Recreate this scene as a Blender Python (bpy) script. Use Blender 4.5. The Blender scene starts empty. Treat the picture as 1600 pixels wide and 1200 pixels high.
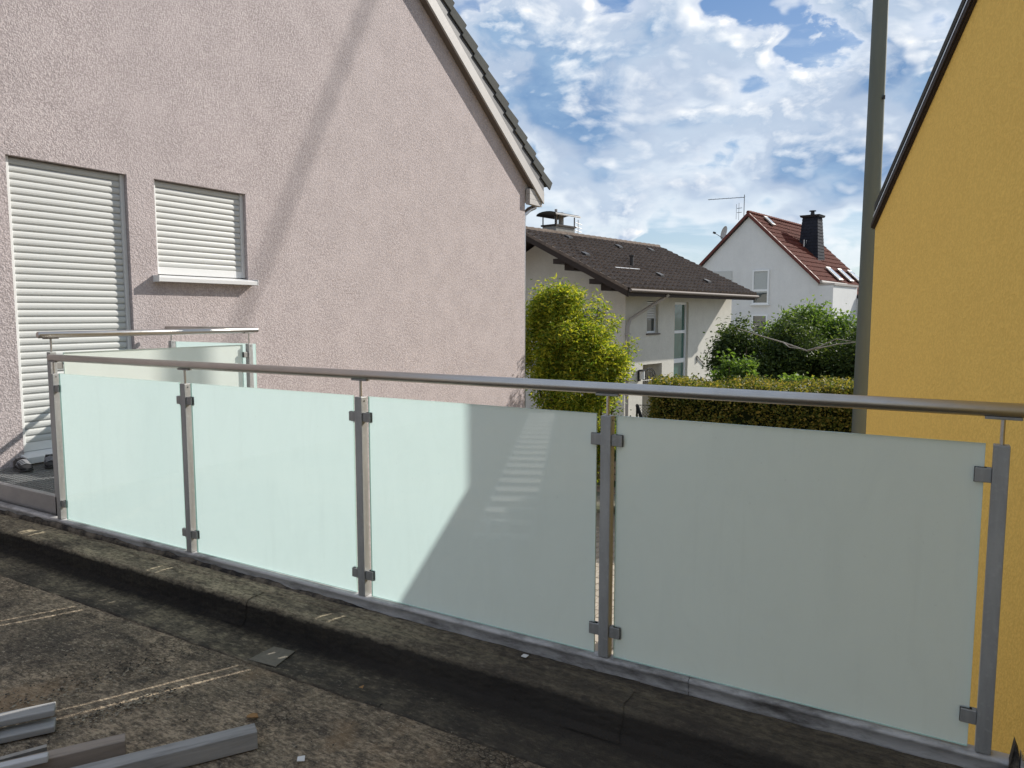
import bpy, bmesh, math, random
import numpy as np
from mathutils import Vector, Matrix
R = math.radians
random.seed(7); rng = np.random.default_rng(7)
C = bpy.context.scene.collection
sc = bpy.context.scene
GZ = 3.7                                   # height of the eye above the yard; z below is written relative to the eye
# ------------------------------------------------------------------ camera
cam_d = bpy.data.cameras.new('camera'); cam = bpy.data.objects.new('camera', cam_d); C.objects.link(cam)
cam.location = (0, 0, GZ)
cam.rotation_euler = (R(90 - 5.44), 0, R(30.5))
cam_d.sensor_fit = 'HORIZONTAL'; cam_d.sensor_width = 36; cam_d.lens = 36 * 1155 / 1600
cam_d.clip_start = 0.05; cam_d.clip_end = 3000
sc.camera = cam
# ------------------------------------------------------------------ light
SUN_AZ, SUN_EL = 26.0, 31.1                # azimuth from +Y towards +X
sd = bpy.data.lights.new('sun', 'SUN'); sun = bpy.data.objects.new('sun', sd); C.objects.link(sun)
sd.energy = 3.5; sd.angle = R(0.5); sd.color = (1.0, 0.95, 0.87)
S = Vector((math.sin(R(SUN_AZ)) * math.cos(R(SUN_EL)), math.cos(R(SUN_AZ)) * math.cos(R(SUN_EL)), math.sin(R(SUN_EL))))
sun.rotation_euler = S.to_track_quat('Z', 'Y').to_euler(); sun.location = (20, 20, 30)
world = bpy.data.worlds.new('World'); sc.world = world; world.use_nodes = True
wn, wl = world.node_tree.nodes, world.node_tree.links
for n in list(wn): wn.remove(n)
sc.view_settings.view_transform = 'Standard'; sc.view_settings.look = 'None'
sc.view_settings.exposure = 1.0; sc.view_settings.gamma = 1; sc.view_settings.use_curve_mapping = False
sc.cycles.max_bounces = 7; sc.cycles.transparent_max_bounces = 12
SKY_STRENGTH = 0.12

class NT:
    """tiny node helper"""
    def __init__(s, nt): s.nt = nt
    def n(s, t, **k):
        o = s.nt.nodes.new(t); ins = k.pop('ins', {})
        for a, v in k.items(): setattr(o, a, v)
        for a, v in ins.items():
            if hasattr(v, 'is_output'): s.nt.links.new(v, o.inputs[a])
            else: o.inputs[a].default_value = v
        return o
    def m(s, op, a, b=None, c=None, clamp=False):
        i = {0: a}
        if b is not None: i[1] = b
        if c is not None: i[2] = c
        o = s.n('ShaderNodeMath', operation=op, ins=i); o.use_clamp = clamp; return o.outputs[0]
    def mix(s, f, a, b, blend='MIX'):
        o = s.n('ShaderNodeMix', data_type='RGBA', blend_type=blend)
        for i, v in ((0, f), (6, a), (7, b)):
            if hasattr(v, 'is_output'): s.nt.links.new(v, o.inputs[i])
            else: o.inputs[i].default_value = v if i == 0 else (tuple(v) + (1,))[:4]
        return o.outputs[2]
    def ramp(s, f, stops, interp='LINEAR'):
        o = s.n('ShaderNodeValToRGB', ins={0: f}); cr = o.color_ramp; cr.interpolation = interp
        while len(cr.elements) < len(stops): cr.elements.new(0.5)
        for e, (p, c) in zip(cr.elements, stops):
            e.position = p; e.color = (c, c, c, 1) if isinstance(c, (int, float)) else tuple(c) + (1,)
        return o.outputs[0]
    def noise(s, vec, scale, detail=4, rough=.55, dist=0.0, out=0):
        return s.n('ShaderNodeTexNoise', ins={'Vector': vec, 'Scale': scale, 'Detail': detail, 'Roughness': rough, 'Distortion': dist}).outputs[out]
    def scale(s, vec, sx, sy, sz):
        return s.n('ShaderNodeMapping', ins={'Vector': vec, 'Scale': (sx, sy, sz)}).outputs[0]

# ---- sky: Nishita air with broken cumulus
def make_world():
    w = NT(world.node_tree)
    sky = w.n('ShaderNodeTexSky', sky_type='NISHITA'); sky.sun_disc = False
    sky.sun_elevation = R(SUN_EL); sky.sun_rotation = R(SUN_AZ); sky.altitude = 120; sky.air_density = 1.0; sky.dust_density = .6; sky.ozone_density = 2.0
    K = 1.0 / (SKY_STRENGTH * 2 ** sc.view_settings.exposure)
    L = lambda *c: tuple(x * K * 1.36 for x in c)
    tc = w.n('ShaderNodeTexCoord'); v0 = w.n('ShaderNodeVectorMath', operation='NORMALIZE', ins={0: tc.outputs['Generated']}).outputs[0]
    def angles(v):
        sep = w.n('ShaderNodeSeparateXYZ', ins={0: v})
        return w.m('MULTIPLY', w.m('ARCTAN2', sep.outputs[0], sep.outputs[1]), 57.2958), w.m('MULTIPLY', w.m('ARCSINE', sep.outputs[2]), 57.2958)
    def density(v):
        az, el = angles(v)
        sv = w.scale(v, 1, 1, 1.75)
        wp = w.n('ShaderNodeTexNoise', ins={'Vector': sv, 'Scale': 5.0, 'Detail': 4.0, 'Roughness': .55})
        wv = w.n('ShaderNodeVectorMath', operation='MULTIPLY_ADD', ins={0: wp.outputs['Color'], 1: (.10, .10, .10), 2: sv}).outputs[0]
        big = w.noise(wv, 4.2, 2, .5)
        f = w.noise(wv, 9.0, 9, .58)
        b1 = w.n('ShaderNodeTexVoronoi', feature='F1', ins={'Vector': wv, 'Scale': 16.0, 'Detail': 1.0, 'Roughness': .5, 'Lacunarity': 2.6}).outputs['Distance']
        d = w.m('ADD', w.m('MULTIPLY', big, .62), w.m('MULTIPLY', f, .50))
        d = w.m('SUBTRACT', w.m('ADD', d, .085), w.m('MULTIPLY', b1, .11))
        ws = w.n('ShaderNodeSeparateXYZ', ins={0: wp.outputs['Color']})
        az2 = w.m('MULTIPLY_ADD', w.m('SUBTRACT', ws.outputs[0], .5), 15.0, az); el2 = w.m('MULTIPLY_ADD', w.m('SUBTRACT', ws.outputs[1], .5), 12.0, el)
        az2 = w.m('MULTIPLY_ADD', w.m('SUBTRACT', f, .5), 9.0, az2); el2 = w.m('MULTIPLY_ADD', w.m('SUBTRACT', f, .5), -7.0, el2)
        for (a0, e0, ra, re, amp) in BLOBS:
            x = w.m('DIVIDE', w.m('SUBTRACT', az2, a0), ra); y = w.m('DIVIDE', w.m('SUBTRACT', el2, e0), re)
            g = w.m('EXPONENT', w.m('MULTIPLY', w.m('ADD', w.m('MULTIPLY', x, x), w.m('MULTIPLY', y, y)), -1.0))
            d = w.m('MULTIPLY_ADD', g, amp, d)
        return d, f
    d, f = density(v0)
    v1 = w.n('ShaderNodeVectorMath', operation='NORMALIZE', ins={0: w.n('ShaderNodeVectorMath', operation='MULTIPLY_ADD', ins={0: tuple(S), 1: (.022, .022, .022), 2: v0}).outputs[0]}).outputs[0]
    d2, _ = density(v1)
    az, el = angles(v0)
    cover = w.ramp(d, [(.45, 0.0), (.52, .62), (.60, 1.0)], 'EASE')
    thick = w.ramp(d, [(.49, 0.0), (.60, .6), (.72, 1.0)], 'EASE')
    lit = w.m('MULTIPLY_ADD', w.m('SUBTRACT', d, d2), 7.0, 0.0, clamp=True)
    body = w.mix(w.ramp(f, [(.36, 0.0), (.64, 1.0)]), L(.095, .20, .385), L(.235, .35, .51))
    cc = w.mix(thick, L(.70, .73, .76), body)
    cc = w.mix(w.m('MULTIPLY', lit, .9), cc, L(.86, .86, .85))
    # clear air: Nishita, deep blue overhead, pale and hazy low down
    clear = w.mix(.55, w.mix(1.0, sky.outputs[0], (.42, .42, .42), 'MULTIPLY'), w.mix(w.ramp(w.m('DIVIDE', el, 32.0), [(.0, 0.0), (.75, 1.0)]), L(.44, .56, .65), L(.065, .19, .46)))
    wisp = w.ramp(w.noise(w.scale(v0, 1, 1, 4.5), 6.0, 8, .6, .4), [(.45, 0.0), (.68, .8)])
    clear = w.mix(w.m('MULTIPLY', wisp, w.m('SUBTRACT', 1.0, w.m('DIVIDE', el, 40.0), clamp=True)), clear, L(.70, .75, .79))
    col = w.mix(cover, clear, cc)
    up = w.m('MULTIPLY', w.m('ADD', el, 1.0), .5, clamp=True)
    col = w.mix(up, L(.5, .6, .66), col)
    bg = w.n('ShaderNodeBackground', ins={'Color': col, 'Strength': SKY_STRENGTH})
    w.n('ShaderNodeOutputWorld', ins={0: bg.outputs[0]})
BLOBS = [ # azimuth, elevation, radii (degrees), amount
    (-27, 15, 7.5, 6.0, .13), (-20, 17.5, 3.5, 5, .05),
    (-14.8, 21.0, 1.6, 2.0, -.20), (-10.8, 19.2, 3.0, 2.6, -.26), (-18.2, 14.9, 1.3, 1.0, -.10), (-32.6, 20.2, 1.8, 1.2, -.14), (-1.5, 16.0, 1.8, 1.6, -.18),
    (-12.8, 17.8, .9, 1.5, .14),
    (-9.5, 13.3, 5.0, 2.8, .13), (-8, 9, 5, 2.4, .17), (-4.8, 17.0, 2.2, 3.0, .08),
    (-25, 9.2, 4, 1.0, .02), (-25, 5.0, 12, 2.2, -.17), (-17.5, 8.0, 3.2, 1.2, .04), (-10, 3.5, 14, 1.8, -.08), (-22.5, 7.2, 2.0, .8, .16), (-19.5, 4.6, 1.6, .5, .14),
]
make_world()

# ------------------------------------------------------------------ mesh helpers
ORG = {}
class MB:
    def __init__(s): s.v = []; s.f = []; s.mi = []; s.cur = 0
    def mat(s, i): s.cur = i; return s
    def face(s, pts, mi=None):
        b = len(s.v); s.v += [tuple(p) for p in pts]; s.f.append(tuple(range(b, b + len(pts)))); s.mi.append(s.cur if mi is None else mi); return s
    def box(s, lo, hi, M=None):
        x0, y0, z0 = lo; x1, y1, z1 = hi
        c = [(x0, y0, z0), (x1, y0, z0), (x1, y1, z0), (x0, y1, z0), (x0, y0, z1), (x1, y0, z1), (x1, y1, z1), (x0, y1, z1)]
        if M is not None: c = [tuple(M @ Vector(p)) for p in c]
        b = len(s.v); s.v += c
        for f in ((0, 3, 2, 1), (4, 5, 6, 7), (0, 1, 5, 4), (1, 2, 6, 5), (2, 3, 7, 6), (3, 0, 4, 7)):
            s.f.append(tuple(b + i for i in f)); s.mi.append(s.cur)
        return s
    def prism(s, poly, ext):
        n = len(poly); b = len(s.v); e = Vector(ext)
        s.v += [tuple(p) for p in poly] + [tuple(Vector(p) + e) for p in poly]
        s.f.append(tuple(b + i for i in reversed(range(n)))); s.mi.append(s.cur)
        s.f.append(tuple(b + n + i for i in range(n))); s.mi.append(s.cur)
        for i in range(n):
            j = (i + 1) % n; s.f.append((b + i, b + j, b + n + j, b + n + i)); s.mi.append(s.cur)
        return s
    def tube(s, pts, r, n=12, cap=True):
        pts = [Vector(p) for p in pts]; rr = r if isinstance(r, (list, tuple)) else [r] * len(pts)
        b = len(s.v); ref = None
        for i, p in enumerate(pts):
            t = (pts[min(i + 1, len(pts) - 1)] - pts[max(i - 1, 0)]).normalized()
            if ref is None: ref = Vector((0, 0, 1)) if abs(t.z) < .9 else Vector((1, 0, 0))
            u = t.cross(ref).normalized(); w = u.cross(t).normalized(); ref = w
            for k in range(n):
                a = 2 * math.pi * k / n; s.v.append(tuple(p + (u * math.cos(a) + w * math.sin(a)) * rr[i]))
        for i in range(len(pts) - 1):
            for k in range(n):
                k2 = (k + 1) % n; s.f.append((b + i * n + k, b + i * n + k2, b + (i + 1) * n + k2, b + (i + 1) * n + k)); s.mi.append(s.cur)
        if cap:
            s.f.append(tuple(b + k for k in reversed(range(n)))); s.mi.append(s.cur)
            s.f.append(tuple(b + (len(pts) - 1) * n + k for k in range(n))); s.mi.append(s.cur)
        return s
    def ico(s, c, r, sub=2, sq=(1, 1, 1)):
        bm = bmesh.new(); bmesh.ops.create_icosphere(bm, subdivisions=sub, radius=1)
        b = len(s.v); c = Vector(c)
        bm.verts.ensure_lookup_table()
        for v in bm.verts: s.v.append((c.x + v.co.x * r * sq[0], c.y + v.co.y * r * sq[1], c.z + v.co.z * r * sq[2]))
        for f in bm.faces: s.f.append(tuple(b + v.index for v in f.verts)); s.mi.append(s.cur)
        bm.free(); return s
    def build(s, name, mats, parent=None, at=(0, 0, 0), smooth=False, bevel=0, fix=True, **props):
        me = bpy.data.meshes.new(name); me.from_pydata(s.v, [], s.f)
        for m in (mats if isinstance(mats, (list, tuple)) else [mats]): me.materials.append(m)
        if len(me.materials) > 1: me.polygons.foreach_set('material_index', s.mi)
        if fix:
            bm = bmesh.new(); bm.from_mesh(me); bmesh.ops.recalc_face_normals(bm, faces=bm.faces[:]); bm.to_mesh(me); bm.free()
        if smooth:
            me.polygons.foreach_set('use_smooth', [True] * len(me.polygons))
            me.set_sharp_from_angle(angle=R(38))
        return link(name, me, parent, at, bevel, **props)
def link(name, me, parent=None, at=(0, 0, 0), bevel=0, rot=None, **props):
    o = bpy.data.objects.new(name, me); C.objects.link(o); at = Vector(at); ORG[o] = at
    o.location = at - (ORG[parent] if parent else Vector((0, 0, 0)))
    if parent: o.parent = parent
    if rot: o.rotation_euler = rot
    if bevel:
        b = o.modifiers.new('bevel', 'BEVEL'); b.width = bevel; b.segments = 2; b.limit_method = 'ANGLE'; b.harden_normals = False
    for k, v in props.items(): o[k] = v
    return o
def thing(name, label, cat, loc, group=None):
    o = bpy.data.objects.new(name, None); C.objects.link(o); o.location = loc; ORG[o] = Vector(loc); o.empty_display_size = .2
    tag(o, label, cat, group); return o
def tag(o, label, cat, group=None):
    o['label'] = label; o['category'] = cat
    if group: o['group'] = group
    return o
def V(x, y, z): return Vector((x, y, z + GZ))      # eye-relative height -> world

# ------------------------------------------------------------------ materials
def mat(name):
    m = bpy.data.materials.new(name); m.use_nodes = True; nt = m.node_tree
    for n in list(nt.nodes): nt.nodes.remove(n)
    return m, NT(nt)
def finish(w, shader): w.n('ShaderNodeOutputMaterial', ins={0: shader})
def pbr(w, col, rough=.8, metal=0.0, normal=None, spec=.3, **k):
    ins = {'Base Color': col if hasattr(col, 'is_output') else tuple(col) + (1,), 'Roughness': rough, 'Metallic': metal, 'Specular IOR Level': spec}
    if normal is not None: ins['Normal'] = normal
    ins.update(k)
    return w.n('ShaderNodeBsdfPrincipled', ins=ins).outputs[0]
def bump(w, h, dist, strength=1.0, normal=None):
    i = {'Height': h, 'Distance': dist, 'Strength': strength}
    if normal is not None: i['Normal'] = normal
    return w.n('ShaderNodeBump', ins=i).outputs[0]
def oc(w): return w.n('ShaderNodeTexCoord').outputs['Object']

def stucco(name, col, dark, grain=95, depth=.006, stain=.5, spec_amt=.35):
    m, w = mat(name); v = oc(w)
    g1 = w.noise(v, grain, 3, .6); g2 = w.noise(v, grain * .42, 2, .5); vo = w.n('ShaderNodeTexVoronoi', feature='F1', ins={'Vector': v, 'Scale': grain * .8}).outputs['Distance']
    h = w.m('ADD', w.m('MULTIPLY', g1, .55), w.m('ADD', w.m('MULTIPLY', g2, .5), w.m('MULTIPLY', vo, -.35)))
    pits = w.ramp(h, [(.28, 1.0), (.46, 0.0)])
    big = w.noise(w.scale(v, 1, 1, .35), .8, 6, .6); blot = w.noise(v, 2.6, 5, .65)
    c = w.mix(w.m('MULTIPLY', pits, spec_amt), col, dark)
    drip = w.noise(w.scale(v, 5, 5, .22), 1.0, 5, .6); c = w.mix(w.m('MULTIPLY', w.ramp(drip, [(.52, 0.0), (.70, 1.0)]), stain * .55), c, tuple(x * .72 for x in col))
    c = w.mix(w.m('MULTIPLY', w.ramp(big, [(.42, 0.0), (.7, 1.0)]), stain), c, tuple(x * .80 for x in col))
    c = w.mix(w.m('MULTIPLY', w.ramp(blot, [(.42, 0.0), (.62, 1.0)]), stain * .5), c, tuple(min(x * 1.16, .92) for x in col))
    mott = w.noise(v, 11, 5, .6); c = w.mix(w.m('MULTIPLY', w.ramp(mott, [(.42, 0.0), (.62, 1.0)]), stain * .32), c, tuple(x * .82 for x in col))
    finish(w, pbr(w, c, .93, normal=bump(w, h, depth), spec=.15)); return m
def paint(name, col, rough=.4, var=.12, scale=3.0, b=.0004, spec=.4):
    m, w = mat(name); v = oc(w)
    n = w.noise(v, scale, 6, .6); n2 = w.noise(v, scale * 14, 4, .6)
    c = w.mix(w.m('MULTIPLY', w.ramp(n, [(.4, 0.0), (.75, 1.0)]), var * 2), col, tuple(x * .72 for x in col))
    c = w.mix(w.m('MULTIPLY', w.ramp(n2, [(.55, 0.0), (.8, 1.0)]), var), c, tuple(x * .6 for x in col))
    r = w.m('MULTIPLY_ADD', n2, .25, rough - .1)
    finish(w, pbr(w, c, r, normal=bump(w, n2, b), spec=spec)); return m
def metal(name, col, rough=.35, streak=(1, 1, 1), var=.3, b=.0006, blot=8.0):
    m, w = mat(name); v = oc(w)
    n = w.noise(w.scale(v, *streak), 60, 4, .6); n2 = w.noise(v, blot, 6, .65)
    c = w.mix(w.m('MULTIPLY', w.ramp(n2, [(.38, 0.0), (.7, 1.0)]), var), col, tuple(x * .62 for x in col))
    c = w.mix(w.m('MULTIPLY', n, .3), c, tuple(x * .8 for x in col))
    r = w.m('ADD', w.m('MULTIPLY', n, .18), w.m('MULTIPLY_ADD', n2, .22, rough - .2))
    finish(w, pbr(w, c, r, 1.0, normal=bump(w, n, b))); return m
def galv(name, col, mt):
    m, w = mat(name); v = oc(w)
    n = w.noise(w.scale(v, 1, 1, .15), 16, 6, .65); n2 = w.noise(v, 45, 4, .6)
    c = w.mix(w.ramp(n, [(.35, 0.0), (.7, 1.0)]), col, tuple(x * .66 for x in col)); c = w.mix(w.m('MULTIPLY', w.ramp(n2, [(.55, 0.0), (.75, 1.0)]), .35), c, tuple(x * 1.4 for x in col))
    finish(w, pbr(w, c, w.m('MULTIPLY_ADD', n2, .25, .38), mt, normal=bump(w, n2, .0008), spec=.4)); return m
def flat(name, col, rough=.7, spec=.3):
    m, w = mat(name); v = oc(w); n = w.noise(v, 25, 5, .6)
    c = w.mix(n, tuple(x * .8 for x in col), tuple(min(x * 1.15, .95) for x in col))
    finish(w, pbr(w, c, rough, normal=bump(w, n, .001), spec=spec)); return m

M_pink = stucco('pink_render', (.470, .412, .408), (.19, .16, .157), 88, .0068, .42, .60)
M_yellow = stucco('yellow_render', (.86, .585, .16), (.60, .39, .09), 80, .005, .16, .34)
M_awall = stucco('cream_render', (.62, .60, .54), (.38, .35, .30), 40, .004, .5, .2)
M_bwall = stucco('white_render', (.66, .66, .65), (.45, .45, .45), 40, .004, .3, .15)
M_slat = paint('shutter_paint', (.47, .475, .46), .42, .07, 2.0)
M_white = paint('white_plastic', (.66, .66, .65), .35, .06)
M_sillm = paint('pale_aluminium_sill', (.56, .56, .56), .4, .08)
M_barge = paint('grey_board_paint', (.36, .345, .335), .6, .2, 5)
M_barge_shade = paint('board_paint_shade', (.075, .075, .08), .6, .2, 5)  # dark colour carries the shade that the tiles throw on the upper board
M_soffit = paint('brown_soffit', (.13, .105, .09), .7, .2, 6)
M_tile = stucco('dark_concrete_tile', (.075, .078, .075), (.03, .03, .03), 60, .003, .8, .5)
M_steel = metal('brushed_stainless', (.52, .50, .475), .36, (.06, 1, 1), .25)
M_post = galv('galvanised_post', (.385, .39, .385), .45)
M_clamp = galv('cast_clamp', (.33, .33, .32), .5)
M_galv = metal('galvanised_beam', (.42, .43, .44), .55, (.3, 1, 1), .4, .0008, 5)
M_dark = flat('dark_iron', (.03, .03, .032), .5)
M_black = flat('black_rubber', (.022, .022, .024), .6)
M_brown = flat('dark_brown_wood', (.035, .024, .019), .7)
M_gutter = paint('grey_gutter', (.36, .33, .30), .4, .1)
M_copper = metal('zinc_gutter', (.55, .52, .50), .3)
M_frame_w = paint('white_window_frame', (.72, .73, .73), .35, .05)
M_concrete = stucco('concrete', (.30, .29, .27), (.16, .15, .14), 60, .004, .6, .4)

def frosted():
    m, w = mat('frosted_pane'); v = oc(w)
    smudge = w.noise(w.scale(v, 1, 1, .5), 2.2, 6, .6)
    tcol = w.mix(w.ramp(smudge, [(.3, 0.0), (.8, 1.0)]), (.60, .725, .705), (.58, .71, .69))
    wipe = w.ramp(w.noise(w.scale(v, 2.2, 1, .8), 3.0, 7, .7, 1.5), [(.45, 0.0), (.75, 1.0)]); dots = w.ramp(w.noise(v, 70, 2, .5), [(.72, 0.0), (.78, 1.0)]); runs = w.ramp(w.noise(w.scale(v, 9, 1, .35), 3.0, 4, .6), [(.58, 0.0), (.72, 1.0)])
    dirt = w.m('ADD', w.m('MULTIPLY', wipe, .10), w.m('ADD', w.m('MULTIPLY', runs, .06), w.m('MULTIPLY', dots, .25)))
    tcol = w.mix(dirt, (.60, .76, .755), (.38, .47, .46))
    tr = w.n('ShaderNodeBsdfTranslucent', ins={'Color': tcol}).outputs[0]
    df = w.n('ShaderNodeBsdfDiffuse', ins={'Color': w.mix(dirt, (.91, .905, .87), (.62, .63, .60))}).outputs[0]
    return_ = w.n('ShaderNodeMixShader', ins={0: .60, 1: tr, 2: df}).outputs[0]
    finish(w, return_)
    return m
def glass_front():
    m, w = mat('clear_pane_face'); v = oc(w)
    n = w.noise(v, 3.0, 5, .6)
    fr = w.m('MULTIPLY', w.n('ShaderNodeFresnel', ins={'IOR': 1.55}).outputs[0], w.m('SUBTRACT', 1.0, w.n('ShaderNodeNewGeometry').outputs['Backfacing']))
    tr = w.n('ShaderNodeBsdfTransparent', ins={'Color': (.95, .985, .975, 1)}).outputs[0]
    gl = w.n('ShaderNodeBsdfGlossy', ins={'Color': (1, 1, 1, 1), 'Roughness': .03}).outputs[0]
    finish(w, w.n('ShaderNodeMixShader', ins={0: fr, 1: tr, 2: gl}).outputs[0]); return m
M_frost, M_gface = frosted(), glass_front()
m, w = mat('green_glass_edge'); finish(w, pbr(w, (.42, .60, .55), .2)); M_gedge = m

def window_glass(name, col):
    m, w = mat(name); v = oc(w); n = w.noise(v, .9, 3, .5)
    finish(w, pbr(w, w.mix(n, tuple(c * .5 for c in col), tuple(c * 1.5 for c in col)), .05, spec=.9, normal=bump(w, n, .01))); return m
M_wg = window_glass('window_glass', (.05, .06, .06)); M_wgreen = window_glass('stair_glass', (.045, .115, .095))
M_curtain = flat('net_curtain', (.42, .44, .43), .8)

def bitumen():
    m, w = mat('weathered_bitumen'); v = oc(w)
    sp = w.n('ShaderNodeSeparateXYZ', ins={0: v})
    n1 = w.noise(w.scale(v, 1.0, 1.0, 1), 1.6, 8, .68, .6); n2 = w.noise(v, 9, 8, .7); n3 = w.noise(v, 120, 4, .65)
    c = w.ramp(n2, [(.25, (.03, .027, .023)), (.36, (.20, .158, .112)), (.52, (.42, .33, .23)), (.85, (.56, .45, .32))])
    c = w.mix(w.ramp(n1, [(.48, 0.0), (.66, .8)]), c, (.055, .049, .043))
    # moss and silt
    moss = w.m('MULTIPLY', w.ramp(w.noise(v, 3.1, 7, .7), [(.48, 0.0), (.66, 1.0)]), .55)
    c = w.mix(moss, c, (.20, .165, .115))
    n5 = w.noise(v, 38, 6, .7); c = w.mix(w.m('MULTIPLY', w.ramp(n5, [(.48, 0.0), (.64, 1.0)]), .6), c, (.05, .043, .036))
    gx = sp.outputs[0]; shade_ = w.ramp(w.m('ADD', w.m('MULTIPLY', w.m('ADD', gx, 2.2), .5), w.m('SUBTRACT', n1, .5)), [(.0, 0.0), (.9, .55)]); c = w.mix(shade_, c, (.05, .047, .044))  # roof colour darkens to the right, painting in the yellow house's shade
    st_ = w.scale(v, .55, 1.5, 1); n6 = w.noise(st_, 60, 7, .72); n7 = w.noise(st_, 17, 8, .72, .5)
    c = w.mix(w.m('MULTIPLY', w.ramp(n6, [(.46, 0.0), (.58, 1.0)]), .62), c, (.045, .037, .030)); c = w.mix(w.m('MULTIPLY', w.ramp(n7, [(.54, 0.0), (.62, 1.0)]), .50), c, (.040, .036, .032))
    c = w.mix(w.m('MULTIPLY', w.ramp(n6, [(.34, 1.0), (.42, 0.0)]), .6), c, (.62, .52, .38))
    rust = w.ramp(w.noise(v, 1.9, 6, .65), [(.56, 0.0), (.68, .6)]); c = w.mix(rust, c, (.30, .20, .115))
    # crazed skin
    cr = w.n('ShaderNodeTexVoronoi', feature='DISTANCE_TO_EDGE', ins={'Vector': w.n('ShaderNodeVectorMath', operation='MULTIPLY_ADD', ins={0: w.n('ShaderNodeTexNoise', ins={'Vector': v, 'Scale': 14.0, 'Detail': 4.0}).outputs['Color'], 1: (.08, .08, .08), 2: w.scale(v, 1, 1, 1)}).outputs[0], 'Scale': 30.0}).outputs['Distance']
    zone = w.ramp(w.noise(v, 2.2, 5, .6), [(.5, 0.0), (.6, 1.0)])
    crk = w.m('MULTIPLY', w.ramp(cr, [(.0, 1.0), (.09, 0.0)]), zone)
    c = w.mix(w.m('MULTIPLY', crk, .75), c, (.012, .011, .010))
    c = w.mix(w.m('MULTIPLY', w.ramp(n3, [(.58, 0.0), (.70, 1.0)]), .6), c, (.50, .44, .35))
    h = w.m('ADD', w.m('MULTIPLY', n2, .9), w.m('ADD', w.m('ADD', w.m('MULTIPLY', n3, .45), w.m('MULTIPLY', n6, .8)), w.m('MULTIPLY', crk, -.3)))
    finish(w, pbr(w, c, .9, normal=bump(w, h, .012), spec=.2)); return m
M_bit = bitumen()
def kerb_mat():
    m, w = mat('mossy_kerb_bitumen'); v = oc(w)
    vs = w.scale(v, .35, 1.6, 1.6)
    n1 = w.noise(vs, 5, 8, .7, .4); n2 = w.noise(v, 22, 7, .7); n3 = w.noise(v, 130, 4, .6)
    c = w.ramp(n1, [(.28, (.05, .041, .033)), (.42, (.18, .150, .108)), (.56, (.36, .305, .205)), (.8, (.50, .43, .30))])
    c = w.mix(w.ramp(n2, [(.45, 0.0), (.7, .7)]), c, (.035, .032, .028))
    sp_ = w.n('ShaderNodeSeparateXYZ', ins={0: v})
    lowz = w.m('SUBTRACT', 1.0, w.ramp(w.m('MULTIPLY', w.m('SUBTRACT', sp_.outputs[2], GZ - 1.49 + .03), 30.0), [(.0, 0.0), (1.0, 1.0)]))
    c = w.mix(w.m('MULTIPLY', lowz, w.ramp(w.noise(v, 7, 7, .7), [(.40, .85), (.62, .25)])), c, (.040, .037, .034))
    fine_ = w.noise(w.scale(v, .5, 1.4, 1.4), 55, 7, .72); c = w.mix(w.m('MULTIPLY', w.ramp(fine_, [(.47, 0.0), (.60, 1.0)]), .65), c, (.040, .035, .029)); c = w.mix(w.m('MULTIPLY', w.ramp(fine_, [(.34, 1.0), (.43, 0.0)]), .5), c, (.46, .40, .28))
    # silt and moss gather on the flat top, the upright and its foot turn near black
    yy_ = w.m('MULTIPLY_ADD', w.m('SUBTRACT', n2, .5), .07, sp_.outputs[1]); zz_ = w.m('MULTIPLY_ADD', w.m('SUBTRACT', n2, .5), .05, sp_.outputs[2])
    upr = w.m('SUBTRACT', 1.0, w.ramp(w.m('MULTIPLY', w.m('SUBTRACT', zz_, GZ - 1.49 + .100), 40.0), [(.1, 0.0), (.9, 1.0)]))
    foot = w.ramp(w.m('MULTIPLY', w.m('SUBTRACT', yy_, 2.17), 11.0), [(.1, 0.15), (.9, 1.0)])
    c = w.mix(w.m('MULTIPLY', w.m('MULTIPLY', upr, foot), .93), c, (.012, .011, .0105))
    # shade of the yellow house painted in: kerb darkens towards the right
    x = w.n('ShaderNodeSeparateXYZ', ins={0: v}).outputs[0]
    house_shade = w.ramp(w.m('ADD', w.m('MULTIPLY', w.m('ADD', x, 2.6), .55), w.m('MULTIPLY', w.m('SUBTRACT', n1, .5), 1.2)), [(.0, 0.0), (.8, .72)])
    c = w.mix(house_shade, c, (.045, .040, .035))
    h = w.m('ADD', n1, w.m('ADD', w.m('MULTIPLY', n2, .5), w.m('MULTIPLY', n3, .25)))
    finish(w, pbr(w, c, .92, normal=bump(w, h, .018), spec=.2)); return m
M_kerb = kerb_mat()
def flashing_mat():
    m, w = mat('stained_flashing'); v = oc(w)
    n1 = w.noise(w.scale(v, .6, 1, 2.0), 7, 7, .7); n2 = w.noise(w.scale(v, 1, 1, 6), 30, 5, .6)
    c = w.mix(w.ramp(n1, [(.46, 0.0), (.70, 1.0)]), (.52, .515, .51), (.085, .078, .072))
    c = w.mix(w.m('MULTIPLY', n2, .35), c, (.14, .13, .125))
    finish(w, pbr(w, c, .55, .25, normal=bump(w, n1, .004))); return m
M_flash = flashing_mat()
def wood(name, col, grain_dir):
    m, w = mat(name); v = oc(w)
    sx = {'x': (.5, 4.5, 4.5)}[grain_dir]
    n = w.noise(w.scale(v, *sx), 9, 6, .6, .3); n2 = w.noise(v, 30, 4, .6)
    c = w.ramp(n, [(.3, tuple(x * .62 for x in col)), (.5, col), (.75, tuple(x * 1.2 for x in col))])
    c = w.mix(w.m('MULTIPLY', n2, .3), c, tuple(x * .7 for x in col))
    finish(w, pbr(w, c, .8, normal=bump(w, n, .003), spec=.2)); return m
M_wood1 = wood('weathered_grey_timber', (.30, .295, .29), 'x'); M_wood2 = wood('brown_grey_timber', (.29, .245, .21), 'x'); M_wood3 = wood('pale_grey_timber', (.50, .50, .51), 'x')
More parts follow.
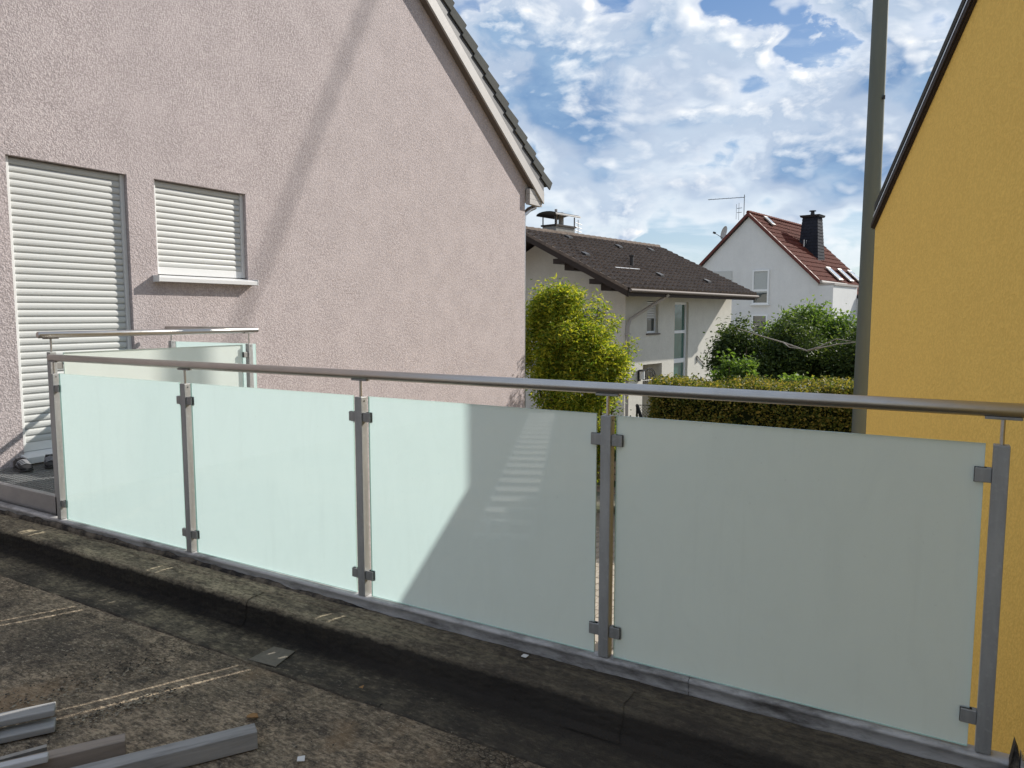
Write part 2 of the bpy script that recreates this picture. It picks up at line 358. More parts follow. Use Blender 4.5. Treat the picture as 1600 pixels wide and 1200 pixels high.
def leafmat(name, cols, trans=.45):
    m, w = mat(name)
    g = w.n('ShaderNodeNewGeometry'); rp = g.outputs['Random Per Island']
    c = w.ramp(rp, [(i / (len(cols) - 1), c) for i, c in enumerate(cols)])
    pr = pbr(w, c, .6, spec=.22)
    tr = w.n('ShaderNodeBsdfTranslucent', ins={'Color': w.mix(1.0, c, (1.7, 1.65, .75), 'MULTIPLY')}).outputs[0]
    finish(w, w.n('ShaderNodeMixShader', ins={0: trans, 1: pr, 2: tr}).outputs[0]); return m
L_bush = leafmat('yellow_green_leaf', [(.06, .12, .018), (.14, .21, .025), (.27, .31, .035), (.42, .39, .05), (.10, .17, .022)], .45)
L_hedge = leafmat('hedge_leaf', [(.03, .052, .012), (.07, .10, .02), (.17, .165, .035), (.27, .215, .06), (.07, .09, .02)], .35)
L_tree = leafmat('dark_tree_leaf', [(.020, .038, .012), (.04, .065, .018), (.06, .095, .028), (.10, .13, .04)], .35)
L_light = leafmat('light_tree_leaf', [(.045, .09, .02), (.09, .15, .035), (.14, .21, .05)], .45)
M_bark = stucco('bark', (.12, .10, .08), (.04, .035, .03), 30, .01, .5, .5)
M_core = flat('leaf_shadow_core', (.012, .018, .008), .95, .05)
M_deadwood = flat('dead_branch', (.30, .27, .23), .8)

# ------------------------------------------------------------------ ground, yard
def ground():
    m, w = mat('yard_ground'); v = oc(w)
    n = w.noise(v, .25, 6, .6); n2 = w.noise(v, 6, 6, .7)
    c = w.mix(w.ramp(n, [(.52, 0.0), (.62, 1.0)]), (.27, .25, .215), (.06, .085, .025)); c = w.mix(w.m('MULTIPLY', n2, .5), c, (.06, .06, .04))
    finish(w, pbr(w, c, .95, normal=bump(w, n2, .03)))
    MB().box((-900, -900, -1), (900, 900, 0)).build('ground', m, kind='structure')
    mp, w = mat('concrete_paver'); v = oc(w); rnd = w.n('ShaderNodeObjectInfo').outputs['Random']
    c = w.mix(rnd, (.30, .265, .215), (.42, .375, .31)); n2 = w.noise(v, 30, 6, .7)
    c = w.mix(w.m('MULTIPLY', n2, .5), c, (.22, .19, .155)); finish(w, pbr(w, c, .9, normal=bump(w, n2, .004)))
    mj, w = mat('paving_joint_sand'); v = oc(w); n = w.noise(v, 60, 4, .6); finish(w, pbr(w, w.mix(n, (.22, .20, .16), (.32, .28, .23)), .95))
    base = MB().box((-14, 2.7, .004), (6, 12.4, .02)).build('yard_paving', mj, kind='structure')
    pm = MB().box((-.098, -.048, 0), (.098, .048, .05))
    first = None; k = 0
    # single stones where the slits beside the post look down on them
    for j in range(-3, 120):
        y = 7.2 + j * .205
        if y > 11.9: break
        xc = -.428 * y
        for i in range(-6, 6):
            x = xc + i * .105; x = round(x / .105) * .105
            if k >= 290: break
            if first is None:
                first = pm.build('paver', mp, base, (x, y, .012 + rng.uniform(0, .004)), bevel=.006, rot=(0, 0, R(90))); me = first.data
            else: link('paver', me, base, (x, y, .012 + rng.uniform(0, .004)), .006, (rng.normal(0, .008), rng.normal(0, .008), R(90) + rng.normal(0, .012)))
            k += 1
ground()

# ------------------------------------------------------------------ pink house (left)
XW = -6.2; RT = .677
def rake_z(y):                                         # height (eye relative) of the wall top under the rake
    return 1.905 + (11.0 - y) * RT if y > 3.5 else 1.905 + (11.0 - 7.0 + y) * RT
pink = thing('pink_house', 'house with rough pink render, closed roller shutters and dark tiled gable roof', 'house', (XW - 4, 4, 0))
def pink_wall():
    mb = MB(); ys = [-4.0, 2.986, 3.945, 4.2, 5.206, 10.95]
    holes = {(2.986, 3.945): (-1.115, 1.20), (4.2, 5.206): (.34, 1.205)}
    zb = -GZ - .1
    for a, b in zip(ys[:-1], ys[1:]):
        def top(p, q): return [(XW, p, rake_z(p) + GZ)] if 0 else None
        cuts = [a, b] if not (a < 3.5 < b) else [a, 3.5, b]
        for p, q in zip(cuts[:-1], cuts[1:]):
            h = holes.get((a, b))
            segs = [(zb, None)] if h is None else [(zb, h[0]), (h[1], None)]
            for lo, hi in segs:
                z1, z2 = (rake_z(p) + .28, rake_z(q) + .24) if hi is None else (hi, hi)
                mb.face([V(XW, p, lo), V(XW, q, lo), V(XW, q, z2), V(XW, p, z1)])
        if (a, b) in holes:
            lo, hi = holes[(a, b)]; X2 = XW - .075
            mb.face([V(XW, a, lo), V(X2, a, lo), V(X2, a, hi), V(XW, a, hi)]); mb.face([V(XW, b, lo), V(XW, b, hi), V(X2, b, hi), V(X2, b, lo)])
            mb.face([V(XW, a, hi), V(X2, a, hi), V(X2, b, hi), V(XW, b, hi)]); mb.face([V(XW, a, lo), V(XW, b, lo), V(X2, b, lo), V(X2, a, lo)])
    # far side wall and body
    mb.face([V(XW, 10.95, zb), V(XW - 9, 10.95, zb), V(XW - 9, 10.95, rake_z(10.95) + .24), V(XW, 10.95, rake_z(10.95) + .24)])
    mb.face([V(XW, -4, zb), V(XW - 9, -4, zb), V(XW - 9, -4, rake_z(-4) + .24), V(XW, -4, rake_z(-4) + .24)])
    mb.prism([V(XW - .09, -3.9, zb), V(XW - .09, 10.9, zb), V(XW - .09, 10.9, rake_z(10.9) + .24), V(XW - .09, 3.5, rake_z(3.500001) + .24), V(XW - .09, -3.9, rake_z(-3.9) + .24)], (-8.8, 0, 0))
    mb.build('wall', M_pink, pink, fix=False)
pink_wall()
def shutter(y0, y1, z0, z1, name):
    X = XW - .055
    root = MB().box(V(X - .035, y0, z0), V(X - .02, y1, z1)).build(name, M_slat, pink, (0, 0, 0))
    p = .0555; n = int((z1 - z0 - .05) / p)
    prof = [(-.010, 0), (-.003, .003), (.0025, .012), (.0045, .026), (.0028, .040), (-.002, .050), (-.009, .0545)]
    mb = MB(); w_ = y1 - y0 - .07
    for (a, b) in zip(prof[:-1], prof[1:]): mb.face([(a[0], 0, a[1]), (a[0], w_, a[1]), (b[0], w_, b[1]), (b[0], 0, b[1])])
    me = None
    for i in range(n):
        at = V(X, y0 + .035, z1 - (i + 1) * p - .002)
        if me is None: o = mb.build('slat', M_slat, root, at, smooth=True, fix=False); me = o.data
        else: link('slat', me, root, at)
    zb = z1 - n * p - .002
    MB().box(V(X - .012, y0 + .035, z0), V(X + .004, y1 - .035, zb + .002)).build('end_bar', M_white, root, bevel=.002)
    for a, b, s_ in ((y0 + .001, y0 + .037, 1), (y1 - .037, y1 - .001, -1)):
        MB().box(V(X - .015, a, z0), V(X + .018, b, z1 - .001)).build('guide_rail', M_white if s_ > 0 else M_sillm, root, bevel=.003)
shutter(2.986, 3.945, -1.09, 1.198, 'door_shutter')
shutter(4.2, 5.206, .36, 1.203, 'window_shutter')
# window sill, door step
sl = MB().prism([V(XW - .07, 4.155, .355), V(XW + .09, 4.155, .326), V(XW + .09, 4.155, .288), V(XW + .08, 4.155, .288), V(XW + .08, 4.155, .316), V(XW - .07, 4.155, .335)], (0, 1.095, 0)).build('window_sill', M_sillm, pink, bevel=.002)
MB().box(V(XW - .02, 4.149, .286), V(XW + .093, 4.1545, .345)).build('end_cap', M_white, sl, bevel=.001)
MB().box(V(XW - .02, 5.2505, .286), V(XW + .093, 5.256, .345)).build('end_cap', M_white, sl, bevel=.001)
MB().prism([V(XW - .07, 2.96, -1.09), V(XW + .10, 2.96, -1.115), V(XW + .10, 2.96, -1.165), V(XW - .07, 2.96, -1.165)], (0, 1.01, 0)).build('door_step', M_white, pink, bevel=.003)
# overflow spout near the glass
o = MB().tube([V(XW - .02, 8.05, -1.33), V(XW + .10, 8.07, -1.28), V(XW + .18, 8.09, -1.20)], .035, 14).build('overflow_pipe', M_pink, pink, smooth=True)
# rake boards (overhang 10 cm)
def along(y, off, x): return V(x, y, rake_z(y) + .02 + off)
yE, yR = 11.40, 3.5
def rake_board(z0, z1, x0, x1, name, m):
    # vertical-section board following the slope from eave end to ridge and down again
    mb = MB()
    mb.prism([V(x0, yE, rake_z(yE) + z0), V(x0, yR, rake_z(yR + 1e-6) + z0), V(x0, yR, rake_z(yR + 1e-6) + z1), V(x0, yE, rake_z(yE) + z1)], (x1 - x0, 0, 0))
    mb.prism([V(x0, -4.5, rake_z(-4.5) + z0), V(x0, yR, rake_z(yR) + z0), V(x0, yR, rake_z(yR) + z1), V(x0, -4.5, rake_z(-4.5) + z1)], (x1 - x0, 0, 0))
    return mb.build(name, m, pink)
# lower board edge sits at the line measured on X = -6.1
O = .262
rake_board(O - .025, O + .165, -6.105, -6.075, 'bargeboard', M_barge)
rake_board(O + .167, O + .40, -6.115, -6.083, 'upper_bargeboard', M_barge_shade)
rake_board(O - .015, O + .02, -6.198, -6.107, 'soffit', M_soffit)
# boxed eave: end boards and underside
MB().prism([V(-6.20, 10.955, rake_z(10.955) + .10), V(-6.20, 11.39, rake_z(11.39) + .27), V(-6.20, 11.39, rake_z(11.39) + .60), V(-6.20, 10.955, rake_z(10.955) + .60)], (-8.8, 0, 0)).build('eave_box', M_barge, pink)
for i in range(3):
    z0 = rake_z(11.0) + .30 - i * 0.085
    MB().box(V(-6.19, 10.96, z0 - .215), V(-6.11, 11.39 - i * .0, z0 - .132)).build('eave_plank', M_barge, pink, bevel=.003)
# gutter end + downpipe elbow
g = MB().tube([V(-6.28, 11.52, rake_z(11.43) + .46), V(-15, 11.52, rake_z(11.43) + .44)], .07, 12).build('gutter', M_copper, pink, smooth=True)
zt = rake_z(11.0) + .02
MB().tube([V(-6.25, 11.45, zt + .02), V(-6.25, 11.37, zt - .10), V(-6.26, 11.2, zt - .16), V(-6.28, 11.05, zt - .26), V(-6.28, 11.03, zt - .40), V(-6.28, 11.03, -3.6)], .045, 12).build('downpipe', M_copper, pink, smooth=True)
# roof slab and verge tiles
mb = MB()
mb.prism([V(-6.16, 11.5, rake_z(11.5) + O + .36), V(-6.16, yR, rake_z(yR + 1e-6) + O + .36), V(-6.16, yR, rake_z(yR + 1e-6) + O + .44), V(-6.16, 11.5, rake_z(11.5) + O + .44)], (-9, 0, 0))
mb.prism([V(-6.16, -4.6, rake_z(-4.6) + O + .36), V(-6.16, yR, rake_z(yR) + O + .36), V(-6.16, yR, rake_z(yR) + O + .44), V(-6.16, -4.6, rake_z(-4.6) + O + .44)], (-9, 0, 0))
mb.build('roof', M_tile, pink)
tl = MB(); ang = math.atan(RT)
T = .36
tl.prism([(0, 0, .0), (0, -T * 1.10, -.02), (0, -T * 1.10, .028), (0, 0, .085)], (-.34, 0, 0))          # a wedge: thick lower edge lifts over the next
tl.prism([(0.0, 0, -.075), (0.0, -T * .99, -.125), (0.0, -T * .99, .022), (0.0, 0, .086)], (.022, 0, 0))
me = None
for i in range(26):
    y = 11.63 - i * T * math.cos(ang) * .985
    if y < 3.6: break
    at = V(-6.080, y, rake_z(y) + O + .45)
    rt_ = (-ang + rng.normal(0, .006), 0, rng.normal(0, .006))
    if me is None: o = tl.build('verge_tile', M_tile, pink, at, bevel=.005, rot=rt_); me = o.data
    else: link('verge_tile', me, pink, at, .005, rt_)

# ------------------------------------------------------------------ yellow house (right)
yel = thing('yellow_house', 'house with ochre yellow render and a dark brown rake board, right of the pole', 'house', (4, 4, 0))
W = Vector((.329, -.944, 0)).normalized(); WN = Vector((-W.y, W.x, 0)); WN = -WN if WN.x > 0 else WN       # WN points to the viewer's side
PT = .570; CY0 = Vector((-.528, 6.207, .658))
RK = 5.0                                                 # run from eave to ridge
def yp(k, off, dz):                                       # k along the wall from the far corner, off towards the viewer
    z = .658 + (k if k < RK else 2 * RK - k) * PT
    p = CY0 + W * k + WN * off; return Vector((p.x, p.y, z + dz + GZ))
def yg(k, off): p = CY0 + W * k + WN * off; return Vector((p.x, p.y, -.1))
mb = MB(); K0 = -.035; OO = -.03
poly = [yg(K0, OO), yg(2 * RK - .1, OO), yp(2 * RK - .1, OO, .1), yp(RK, OO, .1), yp(K0, OO, .1)]
mb.prism(poly, -WN * 9.5).build('wall', M_yellow, yel)
def ystrip(k0, k1, o0, o1, d0, d1, name, m):
    mb = MB()
    for a, b in ((k0, RK), (RK, k1)):
        mb.prism([yp(a, o0, d0), yp(b, o0, d0), yp(b, o0, d1), yp(a, o0, d1)], WN * (o1 - o0))
    return mb.build(name, m, yel)
E0 = -.045
ystrip(E0, 2 * RK + .2, OO + .001, -.012, .0, .072, 'bargeboard', M_brown)
ystrip(E0, 2 * RK + .2, -.011, .0, .010, .040, 'lower_board', M_brown)
ystrip(E0 + .06, 2 * RK + .2, -.0105, .002, .046, .060, 'metal_trim', M_copper)
ystrip(E0 + .09, 2 * RK + .25, OO, .004, .074, .118, 'verge_tiles', M_tile)
mb = MB()
for a, b in ((-.03, RK), (RK, 2 * RK + .25)):
    mb.prism([yp(a, OO - .002, .05), yp(b, OO - .002, .05), yp(b, OO - .002, .116), yp(a, OO - .002, .116)], -WN * 9.6)
mb.build('roof', M_tile, yel)
c0 = Vector((1.02, 7.0, 0)); 
MB().box(V(.745, 6.9, .3), V(1.35, 7.5, 3.3)).box(V(.72, 6.86, 3.28), V(1.39, 7.52, 3.38)).build('chimney', M_concrete, yel)  # unseen chimney, added to shape the shade edge on the third glass panel

# ------------------------------------------------------------------ pole
pole = thing('utility_pole', 'tall tapering grey-green pole standing behind the corner of the yellow house', 'pole', (-1.0, 11.5, 0))
m, w = mat('pole_concrete'); v = oc(w); n = w.noise(w.scale(v, 1, 1, .1), 9, 5, .6)
finish(w, pbr(w, w.mix(n, (.085, .10, .088), (.135, .15, .128)), .65, normal=bump(w, n, .003))); 
MB().tube([(0, 0, 0), (0, 0, 5), (0, 0, 13)], [.140, .113, .074], 14).build('shaft', m, pole, (-1.0, 11.5, 0), smooth=True)
MB().tube([(.06, -.05, 0), (.10, -.085, 0)], .012, 8).tube([(.10, -.085, -.02), (.10, -.085, .03)], .016, 8).build('step_bolt', M_dark, pole, (-1.0, 11.5, GZ + 2.9))
# unseen cable, added to cast the soft slanting shadow across the pink wall
A_, B_ = Vector((-6.2, 7.12, 3.75 + GZ)) + S * 22, Vector((-6.2, 5.17, .065 + GZ)) + S * 22
d_ = (A_ - B_); lo = B_ - d_ * (B_.z / d_.z) * .98
o = MB().tube([lo - Vector((0, 0, 0)), A_ + d_ * 3.0], .028, 8).build('shadow_cable', M_dark); tag(o, 'unseen dark cable added high above the yard so that its shadow slants over the pink wall', 'cable')

# ------------------------------------------------------------------ garage roof
gar = thing('garage', 'flat garage roof of cracked black bitumen with mossy kerb and metal edge strip', 'garage', (-2.5, -3, 0))
ZR = -1.49
def grid(name, xs, ys, zf, m, parent, **k):
    nx, ny = len(xs), len(ys)
    X, Y = np.meshgrid(xs, ys, indexing='ij'); P = zf(X, Y)
    v = P.reshape(-1, 3); f = []
    for i in range(nx - 1):
        for j in range(ny - 1): a = i * ny + j; f.append((a, a + ny, a + ny + 1, a + 1))
    me = bpy.data.meshes.new(name); me.from_pydata([tuple(p) for p in v], [], f); me.materials.append(m)
    me.polygons.foreach_set('use_smooth', [True] * len(f)); return link(name, me, parent, **k)
def vn(x, y, s, seed=0):                                  # cheap smooth value noise from sines
    r = np.random.default_rng(seed); t = 0
    for i in range(7):
        a, b, p = r.normal(0, s), r.normal(0, s), r.uniform(0, 6.28); t = t + np.sin(a * x + b * y + p)
    return t / 7
xs = np.concatenate([np.linspace(-6.19, 1.0, 360)]); ys = np.concatenate([np.linspace(-9, .6, 40), np.linspace(.65, 2.3, 160)])
grid('roof_sheet', xs, ys, lambda X, Y: np.stack([X, Y, ZR + GZ + .006 * vn(X, Y, 3, 1) + .003 * vn(X, Y, 11, 2) + .0012 * vn(X, Y, 45, 3)], -1), M_bit, gar)
# upper membrane lapping down from the kerb, its cut edge runs jagged along the roof
def seam(x): return 2.045 + .006 * vn(x, 0 * x, 4, 5) + .004 * vn(x, 0 * x, 25, 6) + .0025 * vn(x, 0 * x, 90, 16)
t = np.linspace(0, 1, 46)
def membrane(X, T_):
    s0 = seam(X); wav = .010 * vn(X, 0 * X, 2.2, 8) + .004 * vn(X, 0 * X, 9, 18)
    tt = np.array([0, .02, .30, .40, .46, .52, .60, .66, .74, .86, 1.0])
    yy = np.array([2.045, 2.046, 2.225, 2.270, 2.288, 2.294, 2.299, 2.312, 2.340, 2.42, 2.502])
    zz = np.array([-.006, .0075, .010, .016, .032, .065, .108, .126, .134, .138, .140])
    Y = np.interp(T_, tt, yy); Z = np.interp(T_, tt, zz)
    Y = Y + wav * np.clip((T_ - .2) * 5, 0, 1) * np.clip((1 - T_) * 6, 0, 1) + (s0 - 2.045) * np.clip(1 - T_ * 6, 0, 1)
    Y = np.where(T_ >= .999, 2.502, np.minimum(Y, 2.502))
    bul = np.clip(vn(X, Y * .2, 6, 12), 0, 1)
    Z = Z + .004 * vn(X, Y, 5, 9) + .003 * vn(X, Y, 22, 10) + .0024 * vn(X, Y, 60, 11) + .005 * bul
    Y = Y + (.004 * vn(X, Z * 3, 30, 13) + .003 * vn(X, Z, 80, 14)) * np.clip((T_ - .3) * 6, 0, 1) * np.clip((.95 - T_) * 6, 0, 1)
    return np.stack([X, Y, ZR + GZ + Z], -1)
t = np.linspace(0, 1, 80)
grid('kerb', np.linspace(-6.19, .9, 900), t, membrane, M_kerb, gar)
# cross laps on the kerb
for i, x0 in enumerate((-2.98, -1.12)):
    def lap(X, T_, x0=x0):
        T2 = .38 + T_ * .60; P = membrane(X, T2); P[..., 2] += .0035; P[..., 1] -= .0035
        P[..., 0] += .010 * vn(X * 0, T_, 9, 50 + i) + .004 * vn(0 * X, T_, 40, 60 + i); return P
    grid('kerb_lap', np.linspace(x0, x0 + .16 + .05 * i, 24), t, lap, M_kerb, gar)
def toplap(X, T_):
    e = 2.405 + .010 * vn(X, 0 * X, 1.7, 71) + .004 * vn(X, 0 * X, 19, 72) + .002 * vn(X, 0 * X, 80, 73)
    Y = e + (2.468 - e) * T_; Z = .1375 + .0075 * np.minimum(T_ * 12, 1) - .006 * (T_ < .001) + .004 * vn(X, Y, 5, 9) + .003 * vn(X, Y, 22, 10) + .0024 * vn(X, Y, 60, 11)
    return np.stack([X, Y, ZR + GZ + Z], -1)
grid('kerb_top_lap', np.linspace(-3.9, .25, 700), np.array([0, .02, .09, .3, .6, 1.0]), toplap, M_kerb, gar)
# edge strip: upright with a folded top
def strip(X, T_):
    yz = [(2.478, -1.370), (2.480, -1.345), (2.482, -1.312), (2.474, -1.306), (2.474, -1.296), (2.484, -1.291), (2.520, -1.290), (2.524, -1.297), (2.524, -1.40)]
    k = np.linspace(0, 1, len(yz)); Y = np.interp(T_, k, [a for a, b in yz]); Z = np.interp(T_, k, [b for a, b in yz])
    wob = .0022 * vn(X, 0 * X, 3, 21) + .001 * vn(X, 0 * X, 14, 22)
    return np.stack([X, Y + wob, Z + wob * .8 + GZ], -1)
for x0, x1 in ((-6.19, -4.02), (-4.018, -.735), (-.733, .27)):
    grid('edge_strip', np.linspace(x0, x1, int((x1 - x0) * 60)), np.linspace(0, 1, 9), strip, M_flash, gar)
# ragged tar line licking over the strip
def tar(X, T_):
    top = -1.352 + .030 * np.clip((-2.2 - X) / 1.5, 0, 1) + .016 * vn(X, 0 * X, 3, 31) + .011 * vn(X, 0 * X, 22, 32) + .006 * vn(X, 0 * X, 90, 33) + np.clip(X + 2.6, 0, 2) * .000
    Z = -1.375 + (top + 1.375) * T_; return np.stack([X, 2.470 - .006 * np.sin(T_ * 3.1) + .009 * (T_ > .9), Z + GZ], -1)
m, w = mat('tar'); v = oc(w); n = w.noise(v, 50, 5, .6); finish(w, pbr(w, w.mix(w.ramp(w.noise(v, 12, 6, .7), [(.4, 0.0), (.6, 1.0)]), (.014, .013, .012), (.15, .125, .095)), .7, normal=bump(w, n, .006))); M_tar = m
grid('tar_line', np.linspace(-6.19, .25, 800), np.linspace(0, 1, 7), tar, M_tar, gar)
# garage walls, hidden from here but solid
MB().box(V(-6.18, 2.36, -GZ - .1), V(.55, 2.52, -1.40)).build('wall', M_concrete, gar)
MB().box(V(-6.18, -9, -1.65), V(1.0, 2.30, -1.515)).build('slab', M_concrete, gar)
MB().box(V(.8, -9, -GZ), V(1.0, 2.3, -1.651)).box(V(-6.1, -9, -GZ), V(1, -8.8, -1.651)).build('side_wall', M_concrete, gar)
# torn upstand at the right end
mb = MB()
mb.prism([V(.215, 2.45, -1.37), V(.235, 2.45, -1.37), V(.232, 2.45, -1.25), V(.222, 2.46, -1.225), V(.210, 2.45, -1.30)], (0, .045, 0)).build('torn_upstand', M_tar, gar)
MB().prism([V(.236, 2.44, -1.38), V(.262, 2.44, -1.38), V(.256, 2.44, -1.29), V(.236, 2.44, -1.25)], (.0, .05, .0)).build('bent_flashing', M_flash, gar, bevel=.002)

m, w = mat('pale_grit'); v = oc(w); n = w.noise(v, 40, 5, .7); finish(w, pbr(w, w.mix(n, (.16, .14, .105), (.40, .35, .27)), .9, normal=bump(w, n, .004))); M_bead = m
# loose flakes of crumbled bead and skin
def flakes(name, pts, m, size, parent):
    mb = MB()
    for (x, y) in pts:
        s_ = size * rng.uniform(.35, 1.3); a = rng.uniform(0, 6.28); k = rng.integers(3, 6); z0 = ZR + .004 + rng.uniform(0, .004)
        tx, ty = rng.normal(0, .18, 2)
        pl = []
        for j in range(k):
            b = a + 6.28 * j / k + rng.uniform(-.3, .3); r_ = s_ * rng.uniform(.6, 1.1); dx, dy = r_ * math.cos(b), r_ * math.sin(b)
            pl.append(V(x + dx, y + dy, z0 + dx * tx + dy * ty))
        mb.prism(pl, (0, 0, .002))
    return mb.build(name, m, parent, kind='stuff')
def line_pts(a, b, n, sp): return [(a[0] + (b[0] - a[0]) * t_ + rng.normal(0, sp), a[1] + (b[1] - a[1]) * t_ + rng.normal(0, sp)) for t_ in rng.uniform(0, 1, n)]
flakes('pale_flakes', line_pts((-2.68, 1.40), (-2.56, 1.72), 150, .022) + line_pts((-3.0, 1.35), (-2.82, 1.80), 90, .03) + line_pts((-3.4, 1.55), (-3.1, 1.9), 60, .05), M_bead, .0060, gar)
flakes('skin_flakes', line_pts((-2.69, 1.37), (-2.54, 1.78), 160, .035) + line_pts((-3.1, 1.24), (-2.85, 1.86), 200, .05) + [(rng.uniform(-4, -1.2), rng.uniform(1.1, 1.95)) for _ in range(220)] + line_pts((-2.3, 2.12), (-.9, 2.17), 160, .04), M_tar, .0055, gar)
flakes('grit', [(rng.uniform(-4.5, -.6), rng.uniform(1.1, 2.25)) for _ in range(900)], M_bead, .0022, gar)
# square repair patch across the seam
m, w = mat('patch_felt'); v = oc(w); n = w.noise(v, 60, 5, .6); finish(w, pbr(w, w.mix(n, (.09, .085, .07), (.19, .17, .14)), .85, normal=bump(w, n, .003)))
MB().prism([V(-2.52, 2.05, ZR + .011), V(-2.37, 2.065, ZR + .010), V(-2.40, 2.20, ZR + .015), V(-2.515, 2.185, ZR + .015)], (0, 0, .003)).build('repair_patch', m, gar, bevel=.001)

# ------------------------------------------------------------------ front balustrade
bal = thing('glass_balustrade', 'long balustrade of four frosted glass panels along the roof edge, round steel handrail', 'balustrade', V(-2.3, 2.5, -1.45), 'balustrades of frosted glass panels')
YR = 2.5; ZH = -.272
def handrail(p, q, name, parent):
    p, q = Vector(p), Vector(q); t_ = (q - p).normalized(); r = .0212
    pts = [p, p + t_ * .002, p + t_ * .006, q - t_ * .006, q - t_ * .002, q]
    return MB().tube(pts, [r * .6, r * .86, r, r, r * .86, r * .6], 28).build(name, M_steel, parent, smooth=True)
handrail(V(-4.815, YR, ZH), V(.645, YR, ZH), 'handrail', bal)
PM = {}
def post(parent, x, y, ztop, zbot, zrail, clamps, axis='x', kind_=(1, 1)):
    """square post with glass clamps on the given sides, a thin rod and a saddle under the rail"""
    h = ztop - zbot; key = ('p', round(h, 3))
    at = V(x, y, zbot)
    if key not in PM: o = MB().box((-.02, -.02, 0), (.02, .02, h)).build('post', M_post, parent, at, bevel=.002); PM[key] = o.data
    else: o = link('post', PM[key], parent, at, .002)
    hr = zrail - .0212 - ztop; key = ('r', round(hr, 3), axis)
    if key not in PM:
        r = MB().tube([(0, 0, -.002), (0, 0, hr)], .006, 12).build('rod', M_steel, o, V(x, y, ztop), smooth=True); PM[key] = r.data
        s_ = (.045, .012) if axis == 'x' else (.012, .045)
        s = MB().box((-s_[0], -s_[1], -.006), (s_[0], s_[1], .002)).build('saddle', M_clamp, o, V(x, y, zrail - .0212), bevel=.001); PM[key + ('s',)] = s.data
    else:
        link('rod', PM[key], o, V(x, y, ztop)); link('saddle', PM[key + ('s',)], o, V(x, y, zrail - .0212), .001)
    for zc in clamps:
        for sgn, on in ((-1, kind_[0]), (1, kind_[1])):
            if not on: continue
            kk = ('c', axis, sgn)
            if kk not in PM:
                mb = MB(); a0, a1 = sorted((sgn * .0205, sgn * .062))
                for t0, t1 in ((-.0135, -.0055), (.0055, .0135)):
                    if axis == 'x': mb.box((a0, t0, -.021), (a1, t1, .021))
                    else: mb.box((t0, a0, -.021), (t1, a1, .021))
                b0, b1 = sorted((sgn * .0205, sgn * .032))
                if axis == 'x': mb.box((b0, -.0053, -.0205), (b1, .0053, .0205))
                else: mb.box((-.0053, b0, -.0205), (.0053, b1, .0205))
                c = mb.build('clamp', M_clamp, o, V(x, y, zc), bevel=.002); PM[kk] = c.data
            else: link('clamp', PM[kk], o, V(x, y, zc), .002)
            kk = ('g', axis, sgn)
            if kk not in PM:
                mb = MB(); a0, a1 = sorted((sgn * .033, sgn * .0635))
                for t0, t1 in ((-.0056, -.0041), (.0041, .0056)):
                    if axis == 'x': mb.box((a0, t0, -.0222), (a1, t1, .0222))
                    else: mb.box((t0, a0, -.0222), (t1, a1, .0222))
                g_ = mb.build('gasket', M_black, o, V(x, y, zc)); PM[kk] = g_.data
            else: link('gasket', PM[kk], o, V(x, y, zc))
    # drain hole near the top
    kk = ('h', axis)
    if kk not in PM:
        hb = MB().tube([(.0185, .0, 0), (.0212, .0, 0)], .0035, 10).build('screw', M_dark, o, V(x, y, ztop - .018)); PM[kk] = hb.data
    else: link('screw', PM[kk], o, V(x, y, ztop - .018))
    return o
PX = [-4.775, -3.498, -2.262, -1.064, .147]
for i, x in enumerate(PX):
    post(bal, x, YR + .0, -.372, -1.289, ZH, (-.462, -1.19), 'x', (i > 0, i < 4))
def pane(parent, a, b, axis='x'):
    lo, hi = Vector(a), Vector(b); mb = MB(); x0, y0, z0 = lo; x1, y1, z1 = hi
    c = [(x0, y0, z0), (x1, y0, z0), (x1, y1, z0), (x0, y1, z0), (x0, y0, z1), (x1, y0, z1), (x1, y1, z1), (x0, y1, z1)]
    F_ = {'x': [((0, 1, 5, 4), 1), ((2, 3, 7, 6), 0)], 'y': [((1, 2, 6, 5), 1), ((3, 0, 4, 7), 0)]}[axis]
    E_ = {'x': [(1, 2, 6, 5), (3, 0, 4, 7)], 'y': [(0, 1, 5, 4), (2, 3, 7, 6)]}[axis] + [(0, 3, 2, 1), (4, 5, 6, 7)]
    mb.v = c
    for f, mi in F_: mb.f.append(f); mb.mi.append(mi)
    for f in E_: mb.f.append(f); mb.mi.append(2)
    return mb.build('glass_panel', [M_frost, M_gface, M_gedge], parent, fix=False)
for i, (x0, x1) in enumerate(((-4.715, -3.545), (-3.45, -2.305), (-2.215, -1.107), (-1.028, .108))):
    o = pane(bal, V(x0, YR - .004, -1.287), V(x1, YR + .004, -.368 - .003 * (i == 3)))
# fixing brackets on the outer wall face
for x in PX: pass

# ------------------------------------------------------------------ landing in front of the shutter door
land = thing('steel_landing', 'galvanised grating landing outside the shuttered door of the pink house', 'landing', V(-5.5, 3.3, -1.4))
XL, YA, YB = -4.88, 2.585, 4.15; ZG = -1.18
mb = MB()
for i in range(int((YB - YA) / .0333)): y = YA + .02 + i * .0333; mb.box(V(XW + .01, y - .0012, ZG - .03), V(XL, y + .0012, ZG))
for i in range(int((XL - XW) / .0333)): x = XW + .02 + i * .0333; mb.box(V(x - .0022, YA, ZG - .026), V(x + .0022, YB, ZG - .0012))
mb.build('grating', M_galv, land)
for a, b, nm in ((V(XW + .005, YA - .045, ZG - .20), V(XL + .01, YA - .001, ZG + .004), 'front_beam'), (V(XW + .005, YB + .001, ZG - .16), V(XL + .01, YB + .04, ZG + .004), 'back_beam'), (V(XL + .012, YA - .045, ZG - .2), V(XL + .03, YB + .04, ZG + .002), 'side_beam')):
    MB().box(a, b).build(nm, M_galv, land, bevel=.004)
